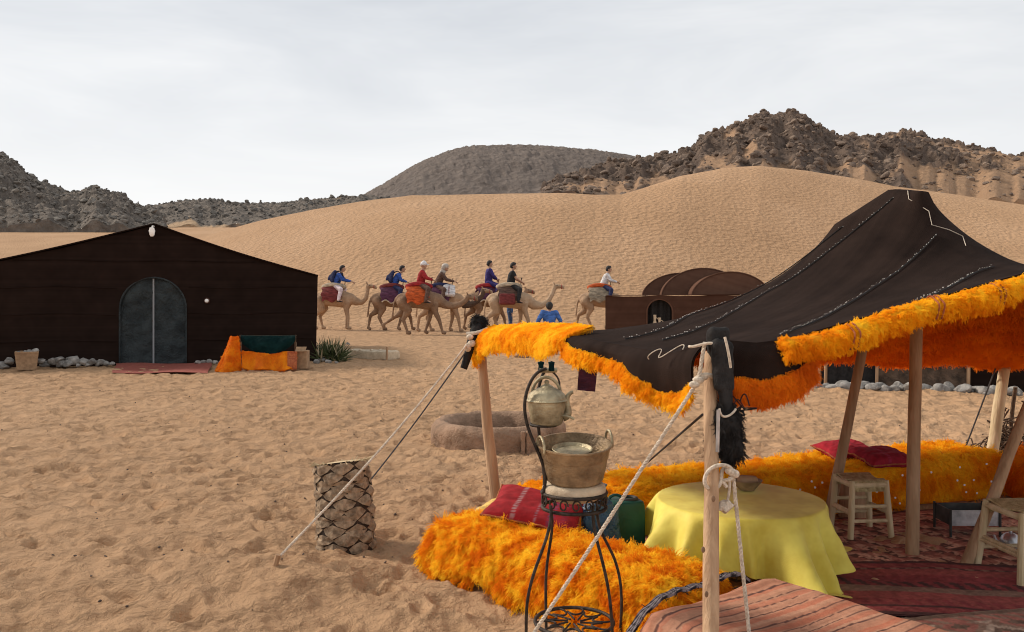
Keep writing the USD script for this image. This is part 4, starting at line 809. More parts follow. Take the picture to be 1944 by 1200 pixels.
rs = np.random.default_rng(44); nrow, ncol = 10, 7
for r in range(nrow):
    for c in range(ncol):
        a0 = 2 * np.pi * (c + .5 * (r % 2) + rs.uniform(-.06, .06)) / ncol; z0 = Hs * (r + .55 + rs.uniform(-.08, .08)) / nrow; ha, hz2 = np.pi / ncol * 1.02, Hs / nrow * 0.93
        pv = []
        for (da, dz_, pr_) in ((-1, 0, .0), (-.55, .42, .006), (0, .72, .01), (.55, .42, .006), (1, 0, .0), (.6, -.5, .013), (0, -.8, .019), (-.6, -.5, .013), (0, 0, .024)):
            a, z = a0 + da * ha + rs.normal() * .02, min(max(z0 + dz_ * hz2 + rs.normal() * .003, 0.0), Hs - .002); rad = sr(z) * .972 + pr_ * rs.uniform(.3, 1.5)
            pv.append(ax(z) + [rad * math.cos(a), rad * math.sin(a), (.022 * math.cos(a) - .028 * math.sin(a)) * z / Hs])
        part(st, 'leaf_scar', (np.array(pv), [[8, (i + 1) % 8, i] for i in range(8)]), M['bark_scale'], smooth=False)
fib = []
for k in range(110):
    a = rs.uniform(0, 6.28); b = core[-1][int(a / 6.28 * 36) % 36]; d = np.array([math.cos(a), math.sin(a), rs.uniform(-.2, .6)]) * rs.uniform(.015, .05)
    fib.append(tube([b, b + d], .003, 3, False))
part(st, 'fibres', cat(*fib), M['straw'], smooth=False, kind='stuff')

# ------------------------------------------------------------------ the near tent
CU, CV = np.array([.95, .32]), np.array([-.316, .949])
C1, C2, C3, C4 = np.array([.90, 3.85]), np.array([-.28, 7.40]), np.array([5.3, 8.75]), np.array([4.9, 5.2])
nt = thing('shade_tent', 'open dark wool shade tent lined with orange fleece on wooden poles', 'tent', (2.7, 6.1, 0), None)
NI, NJ = 120, 100
ii, jj = np.linspace(0, 1, NI), np.linspace(0, 1, NJ)
zl = lambda t: np.interp(t, [0, .1, .2, .3, .5, .7, .9, 1], [1.555, 1.47, 1.47, 1.48, 1.505, 1.49, 1.45, 1.43])     # left eave, from C1 to C2
zf = lambda s: np.interp(s, [0, .05, .09, .2, .3, .44, .6, .8, 1], [1.555, 1.535, 1.55, 1.655, 1.745, 1.875, 1.93, 1.8, 1.6])
zb = lambda s: np.interp(s, [0, .25, .55, .9, 1], [1.43, 1.33, 1.19, 1.11, 1.09])
zr = lambda t: np.interp(t, [0, .5, 1], [1.6, 1.3, 1.04])
I, J_ = np.meshgrid(ii, jj, indexing='ij')
def plan(i, j):
    i, j = np.asarray(i)[..., None], np.asarray(j)[..., None]
    back = C2 * (1 - i) + C3 * i + np.array([.15, -.12]) * np.sin(np.pi * i); front = C1 * (1 - i) + C4 * i
    return front * (1 - j) + back * j
XY = plan(I, J_)
Pa, Pb = P(1699, 359, 6.35), P(1746, 363, 6.0)
isb = (I == 0) | (I == 1) | (J_ == 0) | (J_ == 1)
Z0 = np.where(J_ == 0, zf(I), np.where(J_ == 1, zb(I), np.where(I == 0, zl(J_), zr(J_))))
seg = (Pb - Pa)[:2]; tt = np.clip(((XY - Pa[:2]) @ seg) / (seg @ seg), 0, 1); dd = np.linalg.norm(XY - (Pa[:2] + tt[..., None] * seg), axis=-1)
CAPR, CAPS = .42, .66                                   # the cloth runs straight down from the ridge pole before it sags
lefts = ((XY - Pa[:2]) @ seg) < .02
ridge = (dd < .07) | ((dd < CAPR) & lefts)
fixed = isb | ridge; Z0 = np.where(ridge, Pa[2] * (1 - tt) + Pb[2] * tt - CAPS * np.maximum(dd - .04, 0), Z0)
idx = -np.ones(I.shape, int); idx[~fixed] = np.arange((~fixed).sum())
LOAD = np.where(XY[..., 0] < Pa[0], -.25, 0.0)[~fixed]                                            # cloth kept fuller than a soap film by its seams
def solve(load):
    n = (~fixed).sum(); r_, c_, d_, b = [], [], [], np.zeros(n)
    hx = np.linalg.norm(XY[1, 0] - XY[0, 0]); hy = np.linalg.norm(XY[0, 1] - XY[0, 0]); fi = np.argwhere(~fixed); k = idx[~fixed]; diag = np.zeros(n)
    for di, dj, w in ((1, 0, 1 / hx ** 2), (-1, 0, 1 / hx ** 2), (0, 1, 1 / hy ** 2), (0, -1, 1 / hy ** 2)):
        a, c = fi[:, 0] + di, fi[:, 1] + dj; m = fixed[a, c]; diag += w
        np.add.at(b, k[m], w * Z0[a[m], c[m]]); r_.append(k[~m]); c_.append(idx[a[~m], c[~m]]); d_.append(np.full((~m).sum(), -w))
    r_.append(k); c_.append(k); d_.append(diag); A = sp.csr_matrix((np.concatenate(d_), (np.concatenate(r_), np.concatenate(c_))), (n, n))
    Z = Z0.copy(); Z[~fixed] = spl.spsolve(A.tocsc(), b + load); return Z
ZR = solve(LOAD)
q = np.concatenate([XY, np.zeros(XY.shape[:2] + (1,))], -1)
ZR = ZR + np.where(fixed, 0, .03 * (fbm(q * 1.6, 3, 2) - .5)) * np.clip(dd / .3, 0, 1)
ROOF = np.concatenate([XY, ZR[..., None]], -1)
from scipy.interpolate import RegularGridInterpolator
RI = RegularGridInterpolator((ii, jj), ROOF, bounds_error=False, fill_value=None)
def roof(i, j): return RI(np.stack([np.clip(i, 0, 1), np.clip(j, 0, 1)], -1))
part(nt, 'roof_cloth', sheet(ROOF[:, ::-1], -.012), M['tent_roof'], smooth=True)
gs = np.hypot(np.gradient(ROOF[..., 2], axis=0) / np.linalg.norm(np.gradient(XY, axis=0), axis=2), np.gradient(ROOF[..., 2], axis=1) / np.linalg.norm(np.gradient(XY, axis=1), axis=2))
LIN = ROOF.copy(); LIN[..., 2] -= .035 * np.sqrt(1 + gs ** 2) + .05 * np.clip(gs, 0, 2); LIN[..., 2] += .012 * (fbm(q * 9, 2, 6) - .5)
part(nt, 'lining', sheet(LIN[1:-1, 1:-1]), M['lining'], smooth=True)
ct = LIN.reshape(-1, 3)
lw = wool(sheet(LIN[1:-1, 1:-1]), 26000, 2, .045, .02, RNG, lift=0, down=0); 
lw0 = lw[:, :1] - [0, 0, .012]; rngl = np.random.default_rng(3); dirn = rngl.normal(size=(len(lw), 1, 3)) * [.7, .7, .3] + [0, 0, -.8]; dirn /= np.linalg.norm(dirn, axis=2, keepdims=True)
lw = lw0 + [0, 0, .0] + dirn * (.045 * rngl.uniform(.5, 1.3, (len(lw), 1, 1))) * np.linspace(0, 1, 4)[None, :, None] + rngl.normal(size=(len(lw), 4, 3)) * .004
curves(nt, 'lining_wool', lw, .005, M['lining'])
# seams: raised welts with beads, running up the cloth to the ridge (plan lines)
from scipy.optimize import least_squares
nodes2 = ROOF.reshape(-1, 3); ktree = cKDTree(nodes2[:, :2])
from scipy.interpolate import LinearNDInterpolator
zfun = LinearNDInterpolator(nodes2[:, :2], nodes2[:, 2])
def on_roof(px, py):                                    # where a line of sight meets the cloth: used once to set the seams out on the roof
    Ys = np.linspace(3.6, 8.8, 1200); q = np.stack([(px - 972) / FPX * Ys, Ys], 1); zz = zfun(q); rz = EYE - (py - HZ) / FPX * Ys; ok = np.nonzero(~np.isnan(zz) & (rz <= zz))[0]
    if len(ok): return np.array([q[ok[0], 0], q[ok[0], 1], zz[ok[0]]])
    spx, spy = 972 + FPX * nodes2[:, 0] / nodes2[:, 1], HZ - (nodes2[:, 2] - EYE) / nodes2[:, 1] * FPX; k = np.argmin((spx - px) ** 2 + (spy - py) ** 2)
    return nodes2[k]
SEAMS = [[(1187, 646), (1279, 617), (1333, 586), (1382, 559), (1500, 489), (1600, 432)], [(1258, 648), (1298, 637), (1341, 620), (1404, 587), (1446, 562), (1499, 533), (1570, 481), (1640, 425), (1695, 378)],
         [(1480, 640), (1551, 611), (1633, 565), (1744, 483), (1778, 447)], [(1740, 578), (1785, 556), (1826, 534), (1887, 508)]]
beads, bead_r = [], np.random.default_rng(6)
for sline in SEAMS:
    ps = [on_roof(*c) for c in sline]; ps = [p for p in ps if p is not None]
    if len(ps) < 3: continue
    pl = spline(np.array(ps)[:, :2], 90); zz = zfun(pl); ok = ~np.isnan(zz); line = np.c_[pl[ok], zz[ok] + .008]
    part(nt, 'seam', tube(line, .0042, 5), M['black_hair'])
    dl = np.r_[0, np.cumsum(np.linalg.norm(np.diff(line, axis=0), axis=1))]
    for s in np.arange(0, dl[-1], .029):
        if bead_r.uniform() < .85: beads.append(xf(trimesh.creation.icosphere(0, .0026 * bead_r.uniform(.7, 1.5)), None, [np.interp(s, dl, line[:, k]) for k in range(3)] + np.array([0, 0, .008]) + bead_r.normal(size=3) * .003))
part(nt, 'seam_beads', cat(*beads), M['bead'], smooth=False, kind='stuff')
# cord strung down from the ridge
ps = [on_roof(*c) for c in [(1722, 366), (1724, 382), (1762, 405), (1768, 432), (1800, 440), (1826, 452), (1832, 470)]]; ps = [p + [0, -.01, .012] for p in ps if p is not None]
if len(ps) > 3: part(nt, 'ridge_cord', tube(np.array(ps), .0026, 5), M['rope'])
part(nt, 'ridge_block', hullballs([(Pa + [0, 0, -.045], .045), (Pb + [0, 0, -.045], .045)], 12), M['tent_roof'])
# valance: left eave (t from C1 to C2)
def eave(t): return roof(np.zeros_like(t), t)
def valance(t0, t1, d_of, out, n, m, seed, axis='left', zoff=0.0):
    tt = np.linspace(t0, t1, n); e = eave(tt) if axis == 'left' else roof(tt, np.zeros_like(tt)); o = np.array([-.95, -.32, 0]) if axis == 'left' else np.array([.316, -.949, 0]); g = np.zeros((n, m, 3))
    for k, s in enumerate(np.linspace(0, 1, m)):
        d = np.array([d_of(t) for t in tt]); w = .035 * np.sin(tt * 34 + seed) * s + .05 * (fbm(np.stack([tt * 12, s * 2 + 0 * tt, 0 * tt], -1), 3, seed) - .5) * s
        g[:, k] = e + o * (out * math.sin(min(s * 2.2, 1) * np.pi / 2) + w)[:, None] + np.array([0, 0, 1.0]) * (zoff - d * s ** 1.1)[:, None]
    return g
# yellow fleece folded out over the eave, far half
g1 = valance(.44, 1.0, lambda t: np.interp(t, [.44, .5, .62, .8, .93, 1.0], [.10, .15, .17, .15, .20, .30]), .07, 70, 10, 3, zoff=.02)
g1 = np.concatenate([g1[:, :1] + np.array([.12, .04, .035])[None, None], g1], 1)          # the fold lies over the roof's edge
vl = part(nt, 'left_valance', sheet(g1, .02), M['fleece_back'], smooth=True)
curves(vl, 'wool', np.concatenate([wool(sheet(g1[:, ::-1]), 2800, 12, .028, .02, RNG, lift=.45, jitter=.8), wool(sheet(g1), 700, 8, .026, .02, RNG, lift=.4)]), .0036, M['fleece_back'])
# dark cloth over the near half with a fleece hem below
g2 = valance(0.02, .46, lambda t: np.interp(t, [0, .06, .12, .2, .3, .46], [.21, .23, .21, .11, .10, .07]), .06, 50, 10, 8)
part(nt, 'left_flap', sheet(g2, .012), M['tent_roof'], smooth=True)
hem = np.array([[p + np.array([-.006, 0, .03]) * (1 - s) + np.array([-.012, -.006, -.05]) * s for s in np.linspace(0, 1, 4)] for p in g2[:, -1]])
vh = part(nt, 'left_hem', sheet(hem, .015), M['fleece_back'], smooth=True)
curves(vh, 'wool', np.concatenate([wool(sheet(hem), 520, 10, .022, .015, RNG, lift=.5), wool(sheet(hem[:, ::-1]), 520, 9, .022, .015, RNG, lift=.5)]), .0032, M['fleece_back'])
# front: flap near the corner, then rolled up
g3 = valance(0.0, .115, lambda t: np.interp(t, [0, .05, .09, .115], [.19, .20, .17, .13]), .05, 24, 9, 5, axis='front')
part(nt, 'front_flap', sheet(g3[::-1], .012), M['tent_roof'], smooth=True)
hem = np.array([[p + np.array([0, -.006, .03]) * (1 - s) + np.array([0, -.012, -.07]) * s for s in np.linspace(0, 1, 5)] for p in g3[:, -1]])
fh = part(nt, 'front_hem', sheet(hem[::-1], .015), M['lining'], smooth=True)
curves(fh, 'wool', np.concatenate([wool(sheet(hem), 520, 10, .022, .015, RNG, lift=.5), wool(sheet(hem[:, ::-1]), 520, 9, .022, .015, RNG, lift=.5)]), .0032, M['lining'])
s_ = np.linspace(.075, 1, 150); e = roof(s_, np.zeros_like(s_)) + np.array([.02, -.06, -.045]); rr_ = .047 + .008 * np.sin(s_ * 40) + .02 * (fbm(np.stack([s_ * 25, 0 * s_, 0 * s_], -1), 3, 4) - .5)
e[:, 2] += .012 * np.sin(s_ * 31)
roll = tube(e, rr_, 16); rp = part(nt, 'rolled_valance', roll, M['fleece_back'], smooth=True)
curves(rp, 'wool', wool(roll, 6500, 12, .019, .017, RNG, lift=.5, down=.25, jitter=.9), .0032, M['fleece_back'])
for sx in (.155, .27, .36, .45, .55):
    c = np.array([np.interp(sx, s_, e[:, k]) for k in range(3)]); d = np.array([.95, .25, .1]); a = np.array([0, 0, 1.0]); b = np.cross(d, a); b /= np.linalg.norm(b)
    for o in (0, .03): part(nt, 'roll_tie', tube([c + d * o + (a * math.cos(w) + b * math.sin(w)) * (.058 + .004 * math.cos(5 * w)) for w in np.linspace(0, 2 * np.pi, 22)], .0045, 5, False), M['tie'])
# inner fringe of the lining behind the roll and along the far eave
tt = np.linspace(.02, .99, 130); far = roof(tt, np.ones_like(tt)); fg = np.array([[p + [0.0, .01 * k - .02, .01 - .055 * k * (1 + .5 * math.sin(i * .23))] for k in np.linspace(0, 1, 5)] for i, p in enumerate(far)])
ff = part(nt, 'far_valance', sheet(fg, .015), M['lining'], smooth=True); curves(ff, 'wool', np.concatenate([wool(sheet(fg), 1100, 8, .03, .03, RNG, lift=.4), wool(sheet(fg[::-1]), 1100, 8, .03, .03, RNG, lift=.4)]), .005, M['lining'])
# dark maroon tassel strip hanging under the left valance
e0 = eave(np.array([.62]))[0]; g = np.array([[P(1100 + 34 * s - 4 * k, 690 + 50 * k + 4 * s, e0[1] - .2) + [0, .015 * math.sin(3 * k + 4 * s), 0] for s in np.linspace(0, 1, 6)] for k in np.linspace(-.35, 1, 12)])
part(nt, 'hanging_strip', sheet(g, .012), DY['plum'], smooth=True)
# poles
def crooked(a, b, r0, r1, seed, n=26, amp=.012):
    r = np.random.default_rng(seed); s = np.linspace(0, 1, n)[:, None]; p = np.asarray(a) + (np.asarray(b) - np.asarray(a)) * s
    p = p + amp * np.stack([fbm(np.stack([s[:, 0] * 3, 0 * s[:, 0] + seed, 0 * s[:, 0]], -1), 3, seed + k) - .5 for k in range(3)], 1) * 2; rr = np.linspace(r0, r1, n) * (1 + .1 * (fbm(np.stack([s[:, 0] * 8, 0 * s[:, 0], 0 * s[:, 0] + seed], -1), 3, seed) - .5))
    return tube(p, rr, 12)
p1b, p1t = np.array([.770, 3.40, -.06]), np.array([.885, 3.86, 1.50])
pl = part(nt, 'pole', crooked(p1b, p1t, .036, .030, 3), M['wood'], smooth=True)
for z, a in ((.55, -2.0), (.92, -1.2), (.30, -1.7), (.72, -2.4)): part(pl, 'knot', xf(trimesh.creation.icosphere(1, .008), np.diag([1, .6, 1.6]), p1b + [.034 * math.cos(a) - .002, .034 * math.sin(a), z + .1]), M['knot_wood'])
part(nt, 'pole', crooked(P(940, 955, 7.42), P(914, 672, 7.42), .049, .043, 5), M['wood'], smooth=True)
part(nt, 'pole', crooked(G(1566, 1000) + [0, 0, -.05], Pa + [0, 0, -.05], .04, .03, 9), M['wood_dark'], smooth=True)
part(nt, 'pole', crooked(G(1729, 1062) + [0, 0, -.05], Pb + [0, 0, -.05], .045, .036, 11), M['wood_dark'], smooth=True)
part(nt, 'pole', crooked(P(1872, 918, 8.45), P(1908, 696, 8.55), .055, .05, 13), M['wood_pale'], smooth=True)
part(nt, 'pole', crooked(G(1820, 1088) + [0, 0, -.04], P(2000, 655, 5.7), .036, .034, 15), M['wood_dark'], smooth=True)
# corner tuft and straps on the far left corner
k0 = P(908, 612, 7.38)
part(nt, 'corner_tuft', xf(trimesh.creation.icosphere(3, 1.0), np.diag([.062, .06, .055]), k0), M['black_hair']); curves(nt, 'tuft_hair', wool(xf(trimesh.creation.icosphere(2, .055), None, k0), 260, 5, .03, .01, RNG, lift=.8), .004, M['black_hair'])
part(nt, 'corner_strap', tube(spline([P(908, 618, 7.36), P(897, 645, 7.3), P(889, 672, 7.3), P(880, 700, 7.3)], 14), np.linspace(.05, .03, 14), 8), M['black_hair'], smooth=True)
part(nt, 'rope_wrap', tube(spline([P(886, 634, 7.28), P(905, 632, 7.27), P(926, 624, 7.3)], 8), .017, 7), M['rope'])
for k, (a, b) in enumerate(((892, 640), (896, 652), (888, 660))): part(nt, 'rope_knot', xf(trimesh.creation.icosphere(2, .03), np.diag([1, .8, .8 + .2 * k]), P(a, b, 7.22)), M['rope'])
def twist(a, b, r, n=120, sag=0.0, strands=3, pitch=.06):
    s = np.linspace(0, 1, n)[:, None]; c = np.asarray(a) + (np.asarray(b) - np.asarray(a)) * s; c[:, 2] -= sag * np.sin(np.pi * s[:, 0]); ln = np.linalg.norm(np.asarray(b) - np.asarray(a))
    if strands == 1: return tube(c, r, 6)
    d = (np.asarray(b) - a) / ln; u = np.cross(d, [0, 0, 1.0]); u /= np.linalg.norm(u) + 1e-9; w = np.cross(d, u); ms = []
    for k in range(strands):
        ph = 2 * np.pi * (s[:, 0] * ln / pitch + k / strands); ms.append(tube(c + .5 * r * (np.cos(ph)[:, None] * u + np.sin(ph)[:, None] * w), r * .6, 5))
    return cat(*ms)
e1 = P(522, 1072, 5.27); part(nt, 'guy_rope', twist(P(892, 648, 7.25), e1 + [0, 0, .02],   .0085, 300, .05, pitch=.07), M['rope']); part(nt, 'peg', tube([e1 + [-.03, 0, -.12], e1 + [.02, 0, .06]], .018, 7), M['wood_dark'])
part(nt, 'guy_rope', twist(P(887, 664, 7.28), G(668, 955), .007, 60, .03, 1), M['cord_dark'])
R0 = P(1338, 650, 3.78); R1 = P(1326, 722, 3.77); e2 = np.array([-.04, 3.92, .02])
part(nt, 'guy_rope', twist(R1, e2, .0085, 300, .01, pitch=.05), M['rope']); part(nt, 'guy_rope', twist(R0, R1, .009, 24, 0, pitch=.05), M['rope']); part(nt, 'peg', tube([e2 + [-.02, 0, -.12], e2 + [.02, 0, .05]], .018, 7), M['wood_dark'])
part(nt, 'guy_rope', twist(P(1334, 787, 3.9), G(1190, 912), .006, 60, .0, 1), M['cord_dark'])
part(nt, 'guy_rope', twist(P(1890, 700, 8.5), G(1822, 878), .008, 40, 0, 1), M['cord_dark'])
for (a, b, y) in ((1326, 722, 3.765), (1334, 716, 3.78), (1318, 730, 3.76)): part(nt, 'rope_knot', xf(trimesh.creation.icosphere(2, .02), np.diag([1.2, .8, .8]), P(a, b, y)), M['rope'])
part(nt, 'rope_wrap', tube(spline([P(1318, 722, 3.8), P(1336, 712, 3.775), P(1356, 716, 3.79)], 8), .011, 7), M['rope'])
part(nt, 'rope_wrap', tube(spline([P(1308, 658, 3.8), P(1325, 656, 3.77), P(1352, 652, 3.76), P(1366, 660, 3.75)], 12), .007, 6), M['rope'])
part(nt, 'loose_cord', tube(spline([P(1376, 640, 3.72), P(1382, 665, 3.71), P(1387, 698, 3.72)], 10), .006, 6), M['rope'])
part(nt, 'loose_cord', tube(spline([P(1232, 682, 4.2), P(1240, 668, 4.18), P(1256, 664, 4.17), P(1250, 678, 4.16), P(1268, 670, 4.14), P(1296, 664, 4.08)], 26), .0025, 6), M['rope'])
# black hair sleeve at the near corner
def shaggy(cs, L, amp, seed, k=25): v, f = va(hullballs(cs, 14).refine_to_length(L)); return v + amp * (fbm(v * k, 3, seed)[:, None] - .5), f
part(nt, 'corner_tuft', shaggy([(P(1353, 632, 3.80), .026), (P(1374, 632, 3.82), .024), (P(1353, 662, 3.80), .028), (P(1376, 662, 3.82), .026)], .012, .03, 3), M['black_hair'], smooth=True)
part(nt, 'corner_strap', cat(shaggy([(P(1362, 655, 3.77), .03), (P(1380, 655, 3.79), .025), (P(1366, 735, 3.75), .026), (P(1384, 735, 3.77), .022)], .014, .02, 5), shaggy([(P(1368, 735, 3.75), .022), (P(1382, 735, 3.77), .02), (P(1380, 785, 3.75), .02)], .014, .02, 6)), M['black_hair'], smooth=True)
# dark sag pocket under the eave
hb_ = thing('hair_bag', 'black goat hair bag hanging from the near tent corner', 'bag', P(1380, 830, 3.76), None)
v, f = va(hullballs([(P(1372, 775, 3.77), .03), (P(1362, 850, 3.76), .035), (P(1378, 800, 3.76), .06), (P(1386, 850, 3.76), .055), (P(1390, 878, 3.76), .012), (P(1392, 790, 3.77), .035)], 16).refine_to_length(.015)); v = v + .02 * (fbm(v * 30, 3, 5)[:, None] - .5)
part(hb_, 'bag', (v, f), M['black_hair'], smooth=True); curves(hb_, 'hair', wool((v, f), 700, 4, .02, .006, RNG, lift=.6, down=.4), .0025, M['black_hair'])
part(hb_, 'stick', tube([P(1364, 778, 3.67), P(1362, 858, 3.67)], .008, 7), M['steel']); part(hb_, 'tie_cord', tube(spline([P(1366, 776, 3.69), P(1372, 790, 3.68), P(1386, 788, 3.70), P(1397, 776, 3.72)], 14), .005, 5), M['rope'])
for k in range(10):
    r = np.random.default_rng(70 + k); a = P(1398 + r.uniform(-6, 8), 760 + 36 * r.uniform(), 3.74); part(hb_, 'loose_thread', tube(spline([a, a + r.normal(size=3) * .025, a + r.normal(size=3) * .04 + [.02, 0, -.03]], 8), .003, 4, False), M['black_hair'])
# coiled white rope hanging beside the near pole
cr = thing('rope_coil', 'white rope tied in a loop and hanging beside the near wooden pole', 'rope', P(1390, 900, 3.7), None)
lo = [P(1392, 896, 3.70), P(1378, 884, 3.68), P(1356, 886, 3.67), P(1340, 902, 3.67), P(1340, 922, 3.67), P(1356, 928, 3.68), P(1368, 916, 3.69), P(1370, 898, 3.70), P(1378, 887, 3.71), P(1390, 896, 3.70), P(1387, 910, 3.69), P(1376, 912, 3.69), P(1380, 925, 3.69)]
part(cr, 'loop', tube(spline(lo, 80), .0085, 7), M['rope']); part(cr, 'hanging_line', twist(P(1391, 896, 3.7), np.array([1.02, 3.62, .02]), .0085, 150, 0, pitch=.05), M['rope'])
part(cr, 'tail', tube(spline([P(1385, 905, 3.69), P(1384, 935, 3.69), P(1380, 955, 3.69)], 10), .006, 6), M['rope'])
for k, (a, b) in enumerate(((1390, 897), (1396, 900), (1384, 893))): part(cr, 'knot', xf(trimesh.creation.icosphere(2, .018), np.diag([1, .8, 1]), P(a, b, 3.69)), M['rope'])
v, f = va(hullballs([(P(1370, 962, 3.69), .02), (P(1380, 955, 3.69), .016), (P(1386, 962, 3.69), .014), (P(1376, 970, 3.69), .012)], 10).refine_to_length(.008)); v = v + .03 * (fbm(v * 45, 2, 5)[:, None] - .5); part(cr, 'frayed_end', (v, f), M['rope'], smooth=True)

# ------------------------------------------------------------------ rugs under the tent (woven patterns)
def rug(name, label, c, u, Lx, Ly, z, palette, style, seed, wrinkle=.01, res=.0125):
    nx, ny = int(Lx / res), int(Ly / res); a, b = np.meshgrid(np.linspace(-Lx / 2, Lx / 2, nx), np.linspace(-Ly / 2, Ly / 2, ny), indexing='ij'); u = np.array(u) / np.linalg.norm(u); w = np.array([-u[1], u[0]])
    x, y = c[0] + a * u[0] + b * w[0], c[1] + a * u[1] + b * w[1]; q3 = np.stack([x, y, 0 * x], -1)
    zz = z + wrinkle * (fbm(q3 * 2.3, 3, seed) - .3) + .6 * wrinkle * np.sin(a * 3 + 2 * fbm(q3 * 1.1, 2, seed + 1) * 6) * .5 + .006 * fbm(q3 * 22, 2, seed)
    pal = np.array(palette); border = np.minimum(Lx / 2 - np.abs(a), Ly / 2 - np.abs(b))
    if style == 'diamond':
        p = .34; da, db = np.abs((a / p) % 1 - .5), np.abs((b / (p * .8)) % 1 - .5); k = ((da + db) * 6).astype(int) % 4
    elif style == 'bands':
        k = (np.floor(b / .11).astype(int) + (np.abs(((a + b * .3) / .09) % 1 - .5) > .25) * ((np.floor(b / .11).astype(int) % 3) == 0)) % 4
    else:
        k = (np.floor(a / .07).astype(int) * 7 + np.floor(b / .07).astype(int) * 3 + (fbm(q3 * 7, 2, seed) * 6).astype(int)) % 4
    k = np.where(border < .12, ((a + b) / .05).astype(int) % 2 + 1, k); k = np.where(border < .05, 0, k)
    col = 1.3 * pal[k] * (.55 + .9 * fbm(q3 * 45, 3, seed + 5)[..., None]) * (.75 + .5 * fbm(q3 * 2.5, 2, seed + 9)[..., None]); t = thing(name, label, 'rug', (c[0], c[1], 0), None)
    g = np.stack([x, y, zz], -1); vv, ff_ = sheet(g, .009); part(t, 'pile', (vv, ff_), M['woven'], col=np.concatenate([col.reshape(-1, 3)] * 2))
    fr_ = []
    for side in (0, -1):
        s = g[side]; n = len(s) // 2; p0 = s[::2][:n]; d = (np.array([u[0], u[1], 0]) * (1 if side else -1)); rnd = np.random.default_rng(seed).normal(size=(n, 3)) * .012
        fr_.append(np.stack([p0, p0 + d * .03 + rnd * .5, p0 + d * .06 + rnd - [0, 0, .006]], 1))
    curves(t, 'fringe', np.concatenate(fr_), .004, M['rope'])
    return t
DKR = [(0.035, .018, .014), (.10, .028, .022), (.15, .045, .03), (.20, .10, .065)]
rug('floor_rug', 'large dark red rug under the poles beneath the tent', (3.0, 5.75), CU, 4.2, 2.1, .03, [(.07, .034, .025), (.19, .07, .05), (.27, .115, .08), (.36, .21, .145)], 'mosaic', 3, .02)
rug('floor_rug', 'maroon rug lying between the yellow table and the leaning pole', (2.65, 5.0), (.95, -.1), 1.9, .95, .052, [(.055, .022, .02), (.16, .03, .03), (.19, .045, .038), (.15, .085, .06)], 'bands', 4, .02)
rug('floor_rug', 'brown rug with red diamonds in the lower right corner', (2.85, 4.1), (.95, .22), 2.7, 1.15, .07, [(.13, .08, .055), (.29, .11, .08), (.21, .13, .09), (.36, .26, .19)], 'diamond', 6, .016)

# ------------------------------------------------------------------ fleece benches
def softbench(c, u, Lx, Ly, H, flare, seed, r=.09, lump=.05, res=.045, zend=None):
    v, f = va(box((0, 0, H / 2), (Lx, Ly, H + .02), r).refine_to_length(res)); k = np.clip(1 - v[:, 2:] / H, 0, 1); v[:, :2] *= 1 + k ** 1.3 * np.array([flare / Lx, flare / Ly]) * 2
    if zend is not None: v[:, 2] *= np.interp(v[:, 0], [-Lx / 2, 0, Lx / 2], zend)
    n = v / (np.linalg.norm(v - [0, 0, H / 2], axis=1, keepdims=True) + .1); v = v + lump * (fbm(v * 3.2 + seed, 3, seed)[:, None] - .5) * np.array([.7, .7, 1.1])
    a = math.atan2(u[1], u[0]); v = v @ rotz(a).T + [c[0], c[1], 0]; v[:, 2] = np.maximum(v[:, 2], -.03); return v, f
nb_ = thing('fleece_bench', 'low bench under a shaggy golden orange fleece in front of the yellow table', 'bench', (.31, 5.05, 0), None)
U1 = np.array([.66, -.75])
bm = softbench((.30, 5.07), U1, 1.92, .56, .31, .10, 5, r=.1, lump=.07); part(nb_, 'seat', bm, M['fleece'], smooth=True)
curves(nb_, 'wool', wool(bm, 15000, 13, .042, .017, np.random.default_rng(21), lift=.30, down=.95, jitter=.75, keep=lambda p, n: (n[:, 2] > -.2) & (p[:, 2] > .015)), .0030, M['fleece'])
# woven edge at the bench's near end
bx1 = thing('woven_strip', 'black and white woven strip along the end of the orange bench', 'woven strip', (1.0, 4.2, 0), None)
sp1 = [np.array([.50, 3.98, .05]), np.array([.60, 4.03, .27]), np.array([.70, 4.08, .335]), np.array([.93, 4.24, .345]), np.array([1.16, 4.42, .335]), np.array([1.24, 4.50, .2])]
ln = spline(sp1, 70); off = np.array([.05, -.06, .0]); g = np.array([[p - off * .24 + off * .48 * k + [0, 0, .004 * math.sin(i * .9)] for k in np.linspace(0, 1, 9)] for i, p in enumerate(ln)])
kk = (np.add.outer(np.arange(70), np.abs(np.arange(9) - 4) * 2) // 3) % 2; col = np.where(kk[..., None] == 0, [.012, .011, .014], [.19, .16, .17]); vv, ff_ = sheet(g, -.012)
part(bx1, 'band', (vv, ff_), M['woven_soft'], col=np.concatenate([col.reshape(-1, 3)] * 2)); curves(bx1, 'fringe', wool((vv, ff_), 120, 3, .012, .008, RNG, lift=.5), .003, M['black_hair'])
